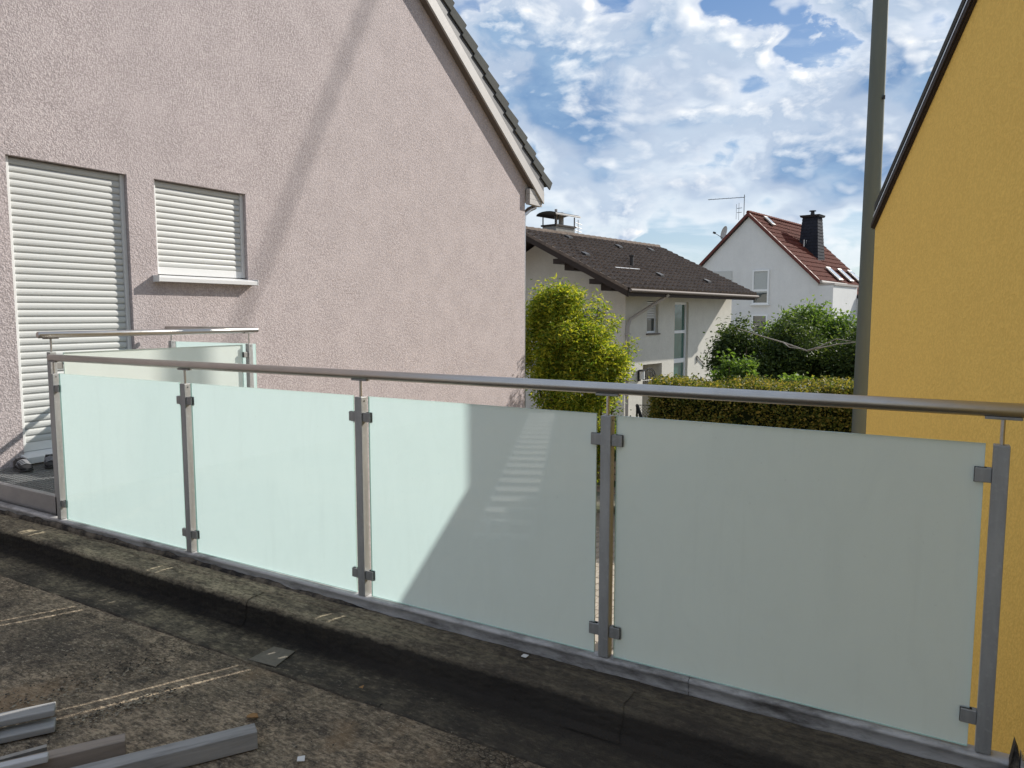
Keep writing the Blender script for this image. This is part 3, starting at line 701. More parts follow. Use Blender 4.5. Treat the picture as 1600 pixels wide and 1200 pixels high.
for x, y in ((XW + .1, YA + .03), (XL - .1, YA + .03), (XL - .1, YB - .1)): MB().box(V(x - .03, y - .03, -GZ), V(x + .03, y + .03, ZG - .032)).build('leg', M_galv, land)
# side balustrade (runs away from the roof edge)
GRP = 'balustrades of frosted glass panels'
b2 = thing('glass_balustrade', 'short balustrade on the landing running away from the roof edge, one frosted panel', 'balustrade', V(XL, 3.3, ZG), GRP)
ZH2 = -.133
handrail(V(-4.885, 2.47, ZH2), V(-4.875, 4.17, ZH2), 'handrail', b2)
post(b2, -4.905, 2.56, -.243, -1.40, ZH2, (-.33, -1.06), 'y', (0, 1))
post(b2, -4.875, 4.08, -.243, -1.40, ZH2, (-.33, -1.06), 'y', (1, 0))
pane(b2, V(-4.894, 2.625, -1.13), V(-4.886, 4.025, -.248), 'y')
b3 = thing('glass_balustrade', 'farthest small balustrade, across the end of the landing against the pink wall', 'balustrade', V(-5.4, 4.2, ZG), GRP)
handrail(V(-6.10, 4.19, ZH2), V(-4.93, 4.19, ZH2), 'handrail', b3)
post(b3, -6.03, 4.19, -.243, -1.40, ZH2, (-.33, -1.06), 'x', (0, 1))
pane(b3, V(-5.97, 4.186, -1.13), V(-4.93, 4.194, -.248))

# ------------------------------------------------------------------ shoes
def shoe(at, rz, label):
    t_ = thing('shoe', label, 'shoe', at, 'pair of black shoes by the door')
    secs = [(-.135, .020, .012, .03), (-.125, .034, .004, .066), (-.09, .040, .0, .078), (-.045, .041, .0, .080), (.0, .043, .0, .072), (.05, .049, .0, .058), (.09, .050, .0, .045), (.12, .040, .004, .034), (.142, .018, .012, .024)]
    def loft(zs, grow, n=16):
        mb = MB(); b0 = 0
        for (x, hw, z0, z1) in secs:
            a0, a1 = zs(z0, z1)
            for k in range(n):
                a = 2 * math.pi * k / n; cx, sx = math.cos(a), math.sin(a)
                yy = (hw + grow) * (abs(cx) ** .6) * (1 if cx > 0 else -1); zz = (a0 + a1) / 2 + (a1 - a0) / 2 * (abs(sx) ** .7) * (1 if sx > 0 else -1)
                mb.v.append((x * (1 + grow * 4), yy, zz))
        for i in range(len(secs) - 1):
            for k in range(n): k2 = (k + 1) % n; mb.f.append((i * n + k, i * n + k2, (i + 1) * n + k2, (i + 1) * n + k)); mb.mi.append(0)
        mb.f.append(tuple(range(n))[::-1]); mb.mi.append(0); mb.f.append(tuple((len(secs) - 1) * n + k for k in range(n))); mb.mi.append(0)
        return mb
    M = Matrix.Rotation(rz, 4, 'Z')
    def put(mb, nm, m_): mb.v = [tuple(M @ (Vector(p) * .86)) for p in mb.v]; return mb.build(nm, m_, t_, at, smooth=True)
    put(loft(lambda a, b: (a + .016, b + .016), 0), 'upper', M_black)
    put(loft(lambda a, b: (a, a + .022), .003), 'sole', M_dark)
    for i, x in enumerate((.005, .03, .055, .08)):
        z = .098 - .26 * max(x, 0) ; put(MB().tube([(x - .02, -.046, z - .045), (x - .006, -.034, z - .012), (x, 0, z + .0), (x - .006, .034, z - .012), (x - .02, .046, z - .045)], .0042, 8), 'strap', M_strap)
    put(MB().tube([(-.11, 0, .09), (-.07, .028, .098), (-.03, .03, .095), (.0, .0, .092), (-.03, -.03, .095), (-.07, -.028, .098), (-.11, 0, .09)], .006, 8), 'collar', M_black)
M_strap = flat('grey_strap', (.30, .30, .32), .5)
shoe(V(-5.97, 2.86, ZG + .001), R(-8), 'left one of two black shoes with pale straps on the grating')
shoe(V(-5.93, 3.04, ZG + .001), R(-24), 'right one of two black shoes on the grating, partly behind the post')

# ------------------------------------------------------------------ timbers on the roof
def timber(name, a, b, wd, h, m, label, zlift=0.0, cut=0.0):
    """a = far end (seen), b = towards the left; centre line points in plan"""
    a, b = Vector((*a, 0)), Vector((*b, 0)); L = (b - a).length; ang_ = math.atan2((b - a).y, (b - a).x)
    mb = MB(); mb.prism([(cut, -wd / 2, 0), (L, -wd / 2, 0), (L, wd / 2, 0), (0, wd / 2, 0)], (0, 0, h))
    o = mb.build(name, m, None, V(a.x, a.y, ZR + .006 + zlift), bevel=.003, rot=(0, 0, ang_)); tag(o, label, 'timber', 'timber offcuts lying on the garage roof'); return o
dr = Vector((-.53, -.848))
def ext(a, L): return (a[0] + dr.x * L, a[1] + dr.y * L)
a1 = (-1.995, 1.645); timber('timber_beam', a1, ext(a1, 1.3), .063, .062, M_wood1, 'longest grey square timber, its sawn end farthest right on the roof')
a2 = (-2.335, 1.385); timber('timber_beam', a2, ext(a2, .9), .055, .058, M_wood2, 'brown-grey timber between the other two timbers, sawn end shorter')
a3 = (-2.42, 1.18); timber('timber_beam', a3, ext(a3, .5), .03, .022, M_wood3, 'small pale lath on top of the brown-grey timber at the bottom edge', .059)
a4 = (-2.74, 1.37); timber('timber_board', a4, ext(a4, .9), .07, .022, M_wood1, 'upper one of two stacked grey boards at the left edge', .040)
timber('timber_board', (-2.705, 1.35), ext((-2.705, 1.35), .9), .075, .022, M_wood1, 'lower one of two stacked grey boards at the left edge', .0)
for (x_, y_, w_) in ((-3.09, .83, 'hidden deeper end'), (-2.84, 1.14, 'sawn end')):
    o = MB().box(V(x_, y_, ZR + .029), V(x_ + .06, y_ + .055, ZR + .045)).build('spacer_block', M_wood2); tag(o, 'thin wooden spacer between the two stacked grey boards, at their ' + w_, 'spacer', 'spacers between the stacked boards')

# litter
def scrap(name, pts, z, m, label, cat):
    o = MB().prism([V(x, y, z + dz) for x, y, dz in pts], (0, 0, .0015)).build(name, m); return tag(o, label, cat)
scrap('paper_scrap', [(-1.795, 1.64, .004), (-1.775, 1.655, .003), (-1.788, 1.67, .010), (-1.807, 1.655, .008)], ZR + .006, M_white, 'white paper scrap on the bitumen right of the longest timber', 'paper')
scrap('paper_scrap', [(-1.385, 2.42, .0), (-1.36, 2.415, .002), (-1.357, 2.435, .005), (-1.382, 2.437, .003)], -1.340, M_white, 'tiny white scrap on the kerb below the third glass panel', 'paper')
m, w = mat('dry_leaf'); finish(w, pbr(w, (.27, .15, .06), .8))
o = MB().prism([V(-2.17, 1.75, ZR + .008), V(-2.155, 1.735, ZR + .012), V(-2.13, 1.74, ZR + .016), V(-2.12, 1.76, ZR + .010), V(-2.14, 1.772, ZR + .013), V(-2.16, 1.768, ZR + .011)], (0, 0, .002)).build('dry_leaf', m); tag(o, 'curled orange leaf lying behind the longest timber', 'leaf')
scrap('bark_chip', [(-1.94, 2.10, .0), (-1.915, 2.095, .004), (-1.925, 2.115, .006)], ZR + .02, m, 'small rusty chip on the lap of the roof sheet', 'chip')

# ladder lying on the roof behind the viewer, mirrored in the third panel
lad = thing('ladder', 'aluminium ladder lying flat on the roof, mirrored as pale rungs in the third glass panel', 'ladder', V(-3.6, -1.5, ZR))
p0, p1 = Vector((-2.36, 1.15, 0)), Vector((-5.0, -4.37, 0)); dv = (p1 - p0).normalized(); nv = Vector((-dv.y, dv.x, 0)); L = (p1 - p0).length
m, w = mat('bare_aluminium'); v = oc(w); n = w.noise(v, 20, 5, .6); finish(w, pbr(w, w.mix(n, (.80, .80, .78), (.70, .70, .68)), .6, .1)); M_alu = m
for s_ in (-1, 1):
    q = p0 + nv * s_ * .185; r_ = p1 + nv * s_ * .185
    MB().prism([V(q.x, q.y, ZR + .01), V((q + nv * .02).x, (q + nv * .02).y, ZR + .01), V((q + nv * .02).x, (q + nv * .02).y, ZR + .06), V(q.x, q.y, ZR + .06)], (r_ - q)).build('rail', M_clamp, lad)
for i in range(19):
    c = p0 + dv * (.15 + i * (L - .3) / 18); a_, b_ = c - nv * .18, c + nv * .18; e = dv * .02
    MB().prism([V((a_ - e).x, (a_ - e).y, ZR + .045), V((b_ - e).x, (b_ - e).y, ZR + .045), V((b_ + e).x, (b_ + e).y, ZR + .05), V((a_ + e).x, (a_ + e).y, ZR + .05)], (0, 0, .025)).build('rung', M_alu, lad)

# ------------------------------------------------------------------ brown-roofed house
ha = thing('cream_house', 'cream house with brown tiled roof and tall green stair window', 'house', (-9, 22, 0))
P0 = Vector((-7.87, 19.657, 0)); aA = R(10.1); D = Vector((math.sin(aA), math.cos(aA), 0)); N = Vector((math.cos(aA), -math.sin(aA), 0))
def A(u, n, z): p = P0 + D * u + N * n; return Vector((p.x, p.y, z + GZ))
UL = 7.0; NR = -2.95; ZRG = 2.45; ZE = .66; OV = .78; SL = (ZRG - ZE) / (OV - NR)
def roofz(n): return ZE + (OV - n) * SL if n > NR else ZRG - (NR - n) * SL
NB_ = -8.0
mb = MB()
poly = [A(0, 0, -GZ - .1), A(0, NB_, -GZ - .1), A(0, NB_, roofz(NB_) - .22), A(0, NR, ZRG - .22), A(0, 0, roofz(0) - .22)]
# long lit wall with openings
ops = [(1.20, 1.86, -.58, .37, 'w'), (2.88, 3.80, -2.75, .36, 's'), (1.0, 2.13, -GZ, -1.50, 'd')]
us = sorted({0, UL, *[o[0] for o in ops], *[o[1] for o in ops]}); zt = roofz(0) - .22
for a, b in zip(us[:-1], us[1:]):
    segs = [(-GZ - .1, zt)]
    for o0, o1, z0, z1, _ in ops:
        if o0 <= a + 1e-6 and b - 1e-6 <= o1:
            ns = []
            for lo, hi in segs:
                if z0 > lo: ns.append((lo, min(z0, hi)))
                if z1 < hi: ns.append((max(z1, lo), hi))
            segs = ns
    for lo, hi in segs:
        if hi > lo + 1e-4: mb.face([A(a, 0, lo), A(b, 0, lo), A(b, 0, hi), A(a, 0, hi)])
for o0, o1, z0, z1, k in ops:
    dp = -.18 if k != 'd' else -1.1
    mb.face([A(o0, 0, z0), A(o0, dp, z0), A(o0, dp, z1), A(o0, 0, z1)]); mb.face([A(o1, 0, z0), A(o1, 0, z1), A(o1, dp, z1), A(o1, dp, z0)])
    mb.face([A(o0, 0, z1), A(o0, dp, z1), A(o1, dp, z1), A(o1, 0, z1)]); mb.face([A(o0, 0, z0), A(o1, 0, z0), A(o1, dp, z0), A(o0, dp, z0)])
    if k == 'd': mb.face([A(o0, dp, z0), A(o1, dp, z0), A(o1, dp, z1), A(o0, dp, z1)])
mb.face(poly); mb.face([p + D * UL for p in poly]); mb.face([A(0, NB_, -GZ), A(UL, NB_, -GZ), A(UL, NB_, roofz(NB_) - .22), A(0, NB_, roofz(NB_) - .22)])
mb.build('wall', M_awall, ha, fix=False)
# small window with half-lowered shutter
wn_ = MB().box((0, 0, 0), (.001, .001, .001))
def Abox(mb, u0, u1, n0, n1, z0, z1):
    mb.prism([A(u0, n0, z0), A(u1, n0, z0), A(u1, n1, z0), A(u0, n1, z0)], (0, 0, z1 - z0)); return mb
fr = MB(); Abox(fr, 1.205, 1.26, -.14, -.09, -.575, .365); Abox(fr, 1.80, 1.855, -.14, -.09, -.575, .365); Abox(fr, 1.26, 1.80, -.14, -.09, -.575, -.52)
wnd = fr.build('window', M_frame_w, ha)
Abox(MB(), 1.26, 1.80, -.13, -.12, -.52, -.15).build('pane', M_wg, wnd)
me = None
for i in range(10):
    z = .31 - i * .05; o = Abox(MB(), 1.26, 1.80, -.118, -.095, z, z + .039).build('slat', M_white, wnd, bevel=.006)
Abox(MB(), 1.15, 1.92, -.16, .05, -.625, -.585).build('window_sill', M_soffit, ha)
# stair window: three green panes over each other
fr = MB(); Abox(fr, 2.885, 2.96, -.15, -.08, -2.74, .355); Abox(fr, 3.72, 3.795, -.15, -.08, -2.74, .355)
for z0, z1 in ((.28, .355), (-.62, -.53), (-1.56, -1.42), (-2.3, -2.22)): Abox(fr, 2.96, 3.72, -.15, -.08, z0, z1)
sw_ = fr.build('stair_window', M_frame_w, ha)
for z0, z1 in ((-.53, .28), (-1.42, -.62), (-2.22, -1.56), (-2.74, -2.3)): Abox(MB(), 2.96, 3.72, -.135, -.12, z0, z1).build('pane', M_wgreen, sw_)
# roof: boarding and joined tiles
def roof_tiles(mb, org, du, ds, nu, ns, wu, ls, thick=.035, curve=.035):
    """org corner at the eave, du unit along the eave, ds unit up the slope"""
    nn = du.cross(ds).normalized(); nn = nn if nn.z > 0 else -nn
    for j in range(ns):
        for i in range(nu):
            jit = rng.normal(0, .004); lift = thick + abs(rng.normal(0, .004))
            b = org + du * (i * wu) + ds * (j * ls + jit)
            cs = [(0, 0), (.3, curve), (.62, curve * .75), (1.0, .0)]
            for (c0, h0), (c1, h1) in zip(cs[:-1], cs[1:]):
                q0, q1 = b + du * wu * c0, b + du * wu * c1
                f0, f1 = q0 + nn * (lift + h0), q1 + nn * (lift + h1)
                e = ds * ls * 1.03
                mb.face([f0, f1, f1 + e - nn * lift * .95, f0 + e - nn * lift * .95]); mb.face([q0 - nn * .01, q1 - nn * .01, f1, f0])
m_at = stucco('brown_roof_tile', (.185, .145, .118), (.06, .046, .038), 14, .006, .9, .6)
SD = (A(0, NR, ZRG) - A(0, OV, ZE)).normalized(); SLn = (A(0, NR, ZRG) - A(0, OV, ZE)).length; U0, U1 = -1.15, 7.17
mb = MB(); roof_tiles(mb, A(U0, OV + .05, ZE - .02), D, SD, int((U1 - U0) / .26), 16, .26, SLn / 16, curve=.065)
mb.build('roof_tiles', m_at, ha, fix=False, kind='stuff')
mb = MB(); mb.prism([A(U0 + .04, OV, ZE - .10), A(U1 - .04, OV, ZE - .10), A(U1 - .04, NR, ZRG - .10), A(U0 + .04, NR, ZRG - .10)], (0, 0, .07))
mb.prism([A(U0 + .04, NB_ - .6, roofz(NB_ - .6) - .1), A(U1 - .04, NB_ - .6, roofz(NB_ - .6) - .1), A(U1 - .04, NR, ZRG - .1), A(U0 + .04, NR, ZRG - .1)], (0, 0, .09)).build('roof_boarding', M_brown, ha)
for i in range(26):
    u = U0 + i * .325
    if u > U1 - .45: break
    o = MB().tube([A(u, NR, ZRG + .015), A(u + .34, NR, ZRG + .035)], .10, 8).build('ridge_tile', m_at, ha, smooth=True)
# verge boards on the near gable
for (n0, n1) in ((OV, NR), (NR, NB_ - .6)):
    q0, q1 = A(U0, n0, roofz(n0) - .02), A(U0, n1, roofz(n1) - .02); dn = Vector((0, 0, -.20))
    MB().prism([q0, q1, q1 + dn, q0 + dn], D * .05).build('verge_board', M_brown, ha)
    q0, q1 = A(U0 - .02, n0, roofz(n0) + .035), A(U0 - .02, n1, roofz(n1) + .035)
    MB().prism([q0, q1, q1 - Vector((0, 0, .09)), q0 - Vector((0, 0, .09))], D * .14).build('verge_tiles', m_at, ha)
Abox(MB(), U0, U1, OV - .02, OV + .02, ZE - .2, ZE - .02).build('fascia', M_brown, ha)
MB().tube([A(U0, OV + .08, ZE - .05), A(U1 + .05, OV + .08, ZE - .08)], .048, 10).build('gutter', M_soffit, ha, smooth=True)
for n, dz in ((-1.45, 0), (-.20, 0)):
    zc = roofz(n) - .30
    Abox(MB(), U0 + .1, .0, n - .32, n + .10, zc - .02, zc + .12).build('purlin_end', M_brown, ha)
    Abox(MB(), U0 + .35, .0, n - .10, n + .25, zc - .20, zc - .02).build('purlin_bracket', M_brown, ha)
MB().tube([A(.95, OV + .06, ZE - .12), A(.85, OV - .1, ZE - .25), A(.12, .10, -.15), A(.02, .08, -.35), A(.02, .08, -3.6)], .05, 10).build('downpipe', M_gutter, ha, smooth=True)
for z in (-.6, -1.9): Abox(MB(), -.05, .09, .01, .14, z, z + .05).build('pipe_clip', M_gutter, ha)
# chimney with arched cowl
Cn, Cu = -3.15, .74
ch = MB(); Abox(ch, Cu, Cu + 1.0, Cn - .42, Cn + .12, 2.0, 2.74); chim = ch.build('chimney', M_concrete, ha)
Abox(MB(), Cu - .04, Cu + 1.04, Cn - .46, Cn + .16, 2.741, 2.79).build('coping', M_brown, chim)
for (u, n) in ((Cu, Cn - .4), (Cu + 1.0, Cn - .4), (Cu, Cn + .10), (Cu + 1.0, Cn + .10)): MB().tube([A(u, n, 2.78), A(u, n, 3.08)], .02, 6).build('cowl_leg', M_dark, chim)
for u, h, r in ((Cu + .35, 3.30, .045), (Cu + .62, 3.22, .085)): MB().tube([A(u, Cn - .15, 2.6), A(u, Cn - .15, h)], r, 10).build('flue', M_gutter, chim, smooth=True)
mb = MB(); prev = None
for k in range(9):
    a = math.pi * k / 8; n = Cn - .15 - .40 * math.cos(a); z = 3.06 + .11 * math.sin(a)
    cur = (A(Cu - .16, n, z), A(Cu + 1.16, n, z))
    if prev: mb.face([prev[0], prev[1], cur[1], cur[0]]); mb.face([prev[0] + Vector((0, 0, .02)), cur[0] + Vector((0, 0, .02)), cur[1] + Vector((0, 0, .02)), prev[1] + Vector((0, 0, .02))])
    prev = cur
mb.build('cowl', M_dark, chim, fix=False)
mb = MB().tube([A(Cu + 1.35, Cn, 2.3), A(Cu + 1.35, Cn, 3.05)], .012, 6)
for z in (2.95, 2.82, 2.7): mb.tube([A(Cu + 1.2, Cn, z), A(Cu + 1.55, Cn, z - .04)], .01, 6)
mb.build('roof_aerial', M_gutter, chim)
# vent pipe and air tiles on the slope
def onroof(u, t_, h=0.0): p = A(u, OV, ZE) + SD * SLn * t_; return p + Vector((0, 0, h))
q = onroof(1.45, .40); MB().tube([q, q + Vector((0, 0, .34))], .055, 10).tube([q + Vector((0, 0, .34)), q + Vector((0, 0, .37))], .085, 10).build('vent_pipe', M_dark, ha, smooth=True)
for u, t_ in ((.6, .86), (3.0, .78), (1.9, .20), (4.6, .14), (5.2, .80), (-.4, .5)):
    q = onroof(u, t_, .09); MB().prism([q, q + D * .22, q + D * .22 + SD * .2, q + SD * .2], (0, 0, .05)).build('air_tile', M_dark, ha)
q = onroof(.0, .30, .10); MB().prism([q, q + D * 1.35 + SD * .02, q + D * 1.35 + SD * .05, q + SD * .03], (0, 0, .01)).build('flashing_strip', M_sillm, ha)
# wall lamp, iron trellises
lm = Abox(MB(), .70, .80, .01, .06, -1.96, -1.64).build('wall_lamp', M_dark, ha); MB().tube([A(.75, .13, -1.90), A(.75, .13, -1.67)], .075, 12).build('lamp_glass', M_white, lm, smooth=True); Abox(MB(), .66, .84, .07, .2, -1.66, -1.62).build('lamp_hood', M_dark, lm)
def arch_grille(f, w_, h_, name):
    mb = MB(); k = 14
    for rr in (1.0, .72):
        pts = [f(w_ * .5 + w_ * .5 * rr * math.cos(math.pi * i / k), h_ * rr * math.sin(math.pi * i / k)) for i in range(k + 1)]
        mb.tube(pts, .014, 6)
    for i in range(1, 8):
        x = w_ * i / 8; top = h_ * math.sqrt(max(0, 1 - (2 * i / 8 - 1) ** 2)); mb.tube([f(x, -.15), f(x, top)], .010, 5)
    mb.tube([f(0, 0), f(w_, 0)], .012, 5).tube([f(0, -.15), f(w_, -.15)], .012, 5)
    return mb.build(name, M_dark, ha)
arch_grille(lambda x, z: A(1.05 + x, -.05, -1.98 + z), .82, .36, 'door_grille')
arch_grille(lambda x, z: A(-.06, -1.62 + x, .02 + z - .1), .95, .20, 'wall_trellis')
for i in range(5): MB().tube([A(-.07, -1.55 + i * .2, -.6), A(-.07, -1.55 + i * .2, -.08)], .018, 5).build('trellis_bar', M_dark, ha)
q = A(4.6, 1.2, -1.55); MB().tube([A(4.4, .02, -1.62), A(4.4, .02, -1.38), A(4.95, .02, -1.7)], .015, 5).build('stair_rail', M_dark, ha)
# ------------------------------------------------------------------ red-roofed house
hb = thing('white_house', 'white gabled house with dark red tiled roof, slate chimney and skylights', 'house', (-6, 38, 0))
AP = Vector((-8.191, 35.322, 0)); aB = R(9.5); DB = Vector((math.sin(aB), math.cos(aB), 0)); NBv = Vector((math.cos(aB), -math.sin(aB), 0)); ZA = 4.594
def B(u, n, z): p = AP + DB * u + NBv * n; return Vector((p.x, p.y, z + GZ))
SB = math.tan(R(44.0))
def bz(n): return ZA - abs(n) * SB
def Bbox(mb, u0, u1, n0, n1, z0, z1): mb.prism([B(u0, n0, z0), B(u1, n0, z0), B(u1, n1, z0), B(u0, n1, z0)], (0, 0, z1 - z0)); return mb
mb = MB(); mb.prism([B(.1, -4.2, -GZ), B(.1, 3.85, -GZ), B(.1, 3.85, 1.22), B(.1, 3.2, 1.22), B(.1, 3.2, bz(3.2) - .05), B(.1, 0, ZA - .15), B(.1, -4.2, bz(-4.2) - .12)], DB * 3.6)
mb.prism([B(3.71, -4.2, -GZ), B(3.71, 5.0, -GZ), B(3.71, 5.0, bz(5.0) - .15), B(3.71, 0, ZA - .15), B(3.71, -4.2, bz(-4.2) - .12)], DB * 3.7)
mb.build('wall', M_bwall, hb)
m_bt = stucco('red_roof_tile', (.125, .034, .022), (.05, .014, .010), 10, .006, .7, .6)
eB = (B(0, 1, bz(1)) - B(0, 0, ZA)).normalized(); LB = 4.56
mb = MB(); roof_tiles(mb, B(-.05, 0, ZA) + eB * LB, DB, -eB, 13, 14, .29, LB / 14, .03, .03); roof_tiles(mb, B(3.72, 0, ZA) + eB * 7.4, DB, -eB, 13, 22, .29, 7.4 / 22, .03, .03)
mb.build('roof_tiles', m_bt, hb, fix=False, kind='stuff')
mb = MB()
def slab(n1, u0, u1): mb.prism([B(u0, 0, ZA - .06), B(u0, n1, bz(n1) - .06), B(u0, n1, bz(n1) - .14), B(u0, 0, ZA - .14)], DB * (u1 - u0))
slab(3.26, -.03, 3.7); slab(5.3, 3.73, 7.45); slab(-4.6, -.03, 7.45); mb.build('roof_boarding', M_brown, hb)
m_v = flat('red_verge', (.12, .032, .024), .6)
MB().prism([B(-.06, 0, ZA + .06), B(-.06, 3.30, bz(3.30) + .06), B(-.06, 3.30, bz(3.30) - .12), B(-.06, 0, ZA - .12)], DB * .12).build('verge', m_v, hb)
MB().prism([B(-.06, 0, ZA + .06), B(-.06, -4.6, bz(-4.6) + .06), B(-.06, -4.6, bz(-4.6) - .10), B(-.06, 0, ZA - .10)], DB * .12).build('verge', m_v, hb)
for i in range(24): MB().tube([B(-.05 + i * .315, 0, ZA + .04), B(.28 + i * .315, 0, ZA + .06)], .09, 6).build('ridge_tile', m_bt, hb, smooth=True)
MB().tube([B(0, 3.36, bz(3.3) - .02), B(3.75, 3.36, bz(3.3) - .05)], .06, 8).build('gutter', M_gutter, hb, smooth=True)
Bbox(MB(), .1, 3.7, 3.2, 3.9, 1.225, 1.32).build('eave_box', M_gutter, hb)
MB().prism([B(3.66, 3.95, bz(3.95) + .06), B(3.66, 5.33, bz(5.33) + .06), B(3.66, 5.33, bz(5.33) - .12), B(3.66, 3.95, bz(3.95) - .12)], DB * .1).build('verge', m_v, hb)
MB().tube([B(3.72, 5.38, bz(5.3) - .02), B(7.4, 5.38, bz(5.3) - .05)], .06, 8).build('gutter', M_gutter, hb, smooth=True)
def bwin(n0, n1, z0, z1, bars, blind=None, nm='window'):
    fr = MB(); t_ = .07
    for a, b, c, d in ((n0, n0 + t_, z0, z1), (n1 - t_, n1, z0, z1), (n0 + t_, n1 - t_, z1 - t_, z1), (n0 + t_, n1 - t_, z0, z0 + t_)): Bbox(fr, .03, .12, a, b, c, d)
    for z in bars: Bbox(fr, .04, .12, n0 + t_, n1 - t_, z - .05, z + .05)
    f = fr.build(nm, M_frame_w, hb); Bbox(MB(), .085, .099, n0 + t_, n1 - t_, z0 + t_, z1 - t_).build('pane', M_wg, f)
    if blind: Bbox(MB(), .07, .083, n0 + t_, n1 - t_, blind, z1 - t_).build('curtain', M_curtain, f)
    Bbox(MB(), -.02, .099, n0 - .05, n1 + .05, z0 - .05, z0).build('window_sill', M_frame_w, f)
bwin(.27, 1.05, .43, 2.0, [1.06], .95)
bwin(.29, 1.03, -1.6, -.04, [-.9])
o = Bbox(MB(), .05, .099, -2.1, -.74, .6, 2.0).build('closed_shutter', M_slat, hb)
# chimney clad in slate
m_sl = stucco('slate', (.035, .038, .048), (.012, .013, .018), 12, .006, .6, .6); m_sl2 = flat('pale_slate', (.42, .43, .44), .5)
cb = MB(); c0 = B(3.75, 1.66, 0); 
def frus(mb, z0, z1, h0, h1):
    p = [c0 + DB * a * h0[0] + NBv * b * h0[1] + Vector((0, 0, z0 + 0)) for a, b in ((-1, -1), (1, -1), (1, 1), (-1, 1))]
    q = [c0 + DB * a * h1[0] + NBv * b * h1[1] + Vector((0, 0, z1 + 0)) for a, b in ((-1, -1), (1, -1), (1, 1), (-1, 1))]
    for i in range(4): j = (i + 1) % 4; mb.face([p[i], p[j], q[j], q[i]])
    mb.face(q); mb.face(p)
zc0, zc1 = 2.2, 4.62; ns = 16; ch = MB(); frus(ch, zc0, zc1, (.52, .50), (.33, .34)); chb = ch.build('chimney', m_sl, hb)
mb = MB()
for k in range(ns):
    a, b = k / ns, (k + 1) / ns; ha_, hb_ = (.52 - .19 * a + .025, .50 - .16 * a + .025), (.52 - .19 * b + .010, .50 - .16 * b + .010)
    frus(mb, zc0 + (zc1 - zc0) * a, zc0 + (zc1 - zc0) * b, ha_, hb_)
mb.build('slate_courses', m_sl, chb)
mb = MB(); frus(mb, 4.62, 4.72, (.42, .43), (.46, .47)); mb.build('cap', M_dark, chb)
mb = MB(); mb.tube([c0 + Vector((0, 0, 4.65)), c0 + Vector((0, 0, 4.92))], [.12, .08], 10).tube([c0 + Vector((0, 0, 4.92)), c0 + Vector((0, 0, 4.96))], .16, 10).build('flue', M_dark, chb)
def sky(u0, e0, u1, e1, nm='skylight'):
    nrm = DB.cross(eB).normalized(); nrm = nrm if nrm.z > 0 else -nrm
    f = lambda u, e: B(u, 0, ZA) + eB * e + nrm * .09
    fr = MB().prism([f(u0, e0), f(u1, e0), f(u1, e1), f(u0, e1)], nrm * .06).build(nm, M_gutter, hb)
    g_ = nrm * .062; MB().prism([f(u0 + .07, e0 + .07) + g_, f(u1 - .07, e0 + .07) + g_, f(u1 - .07, e1 - .07) + g_, f(u0 + .07, e1 - .07) + g_], nrm * .01).build('pane', M_skyg, fr)
m, w = mat('skylight_glass'); finish(w, pbr(w, (.5, .55, .6), .12, .6, spec=1.0)); M_skyg = m
for u in (3.0, 4.75, 6.35): sky(u - .30, 3.62, u + .30, 4.50)
sky(1.35, .15, 1.75, .75)
# small dormer ridge and steps by the chimney
for i, u in enumerate((3.0, 3.35)):
    q = B(u, 0, ZA) + eB * (2.15) ; Bb = MB().tube([q + Vector((0, 0, .1)), q + Vector((0, 0, .42))], .045, 8).build('vent_pipe', M_copper, hb)
# dish and aerial
q = B(.35, -1.25, bz(-1.25) + .42)
dn = (Vector((-1.2, -1.0, .35))).normalized(); mb = MB(); u_ = dn.cross(Vector((0, 0, 1))).normalized(); v_ = u_.cross(dn); rings = []
for r_, dd in ((.02, .0), (.15, .015), (.25, .04), (.33, .075)): rings.append([q + dn * dd + (u_ * math.cos(6.2832 * k / 20) + v_ * math.sin(6.2832 * k / 20)) * r_ for k in range(20)])
for a, b in zip(rings[:-1], rings[1:]):
    for k in range(20): mb.face([a[k], a[(k + 1) % 20], b[(k + 1) % 20], b[k]])
dish = mb.build('satellite_dish', M_gutter, hb, smooth=True, fix=False)
MB().tube([q + Vector((0, 0, -.35)), q - dn * .03 + Vector((0, 0, .02)), ], .03, 6).tube([q + Vector((0, 0, -.30)), q + dn * .55 + Vector((0, 0, -.12))], .014, 6).tube([q + dn * .5 + Vector((0, 0, -.12)), q + dn * .62 + Vector((0, 0, -.11))], .05, 8).build('dish_arm', M_dark, dish)
q = B(.5, -.42, bz(-.42)); t_ = q + Vector((0, 0, 1.35))
mb = MB().tube([q, t_], .016, 6).tube([t_ - Vector((0, 0, .12)), t_ - Vector((0, 0, .12)) - Vector((1.45, .9, .12))], .014, 5)
for k in range(9):
    c = t_ - Vector((0, 0, .12)) - Vector((1.45, .9, .12)) * (k / 8.5); mb.tube([c - Vector((.10, -.17, 0)), c + Vector((.10, -.17, 0))], .004, 4)
for z in (.75, .55): mb.tube([q + Vector((-.1, 0, z)), q + Vector((-.1, -.0, z)) + Vector((-.25, .1, 0))], .012, 4)
mb.tube([q + Vector((-.38, .1, .25)), q + Vector((-.38, .1, .95))], .008, 4).tube([q + Vector((-.25, .05, .2)), q + Vector((-.25, .05, 1.0))], .008, 4).build('aerial', M_dark, hb)
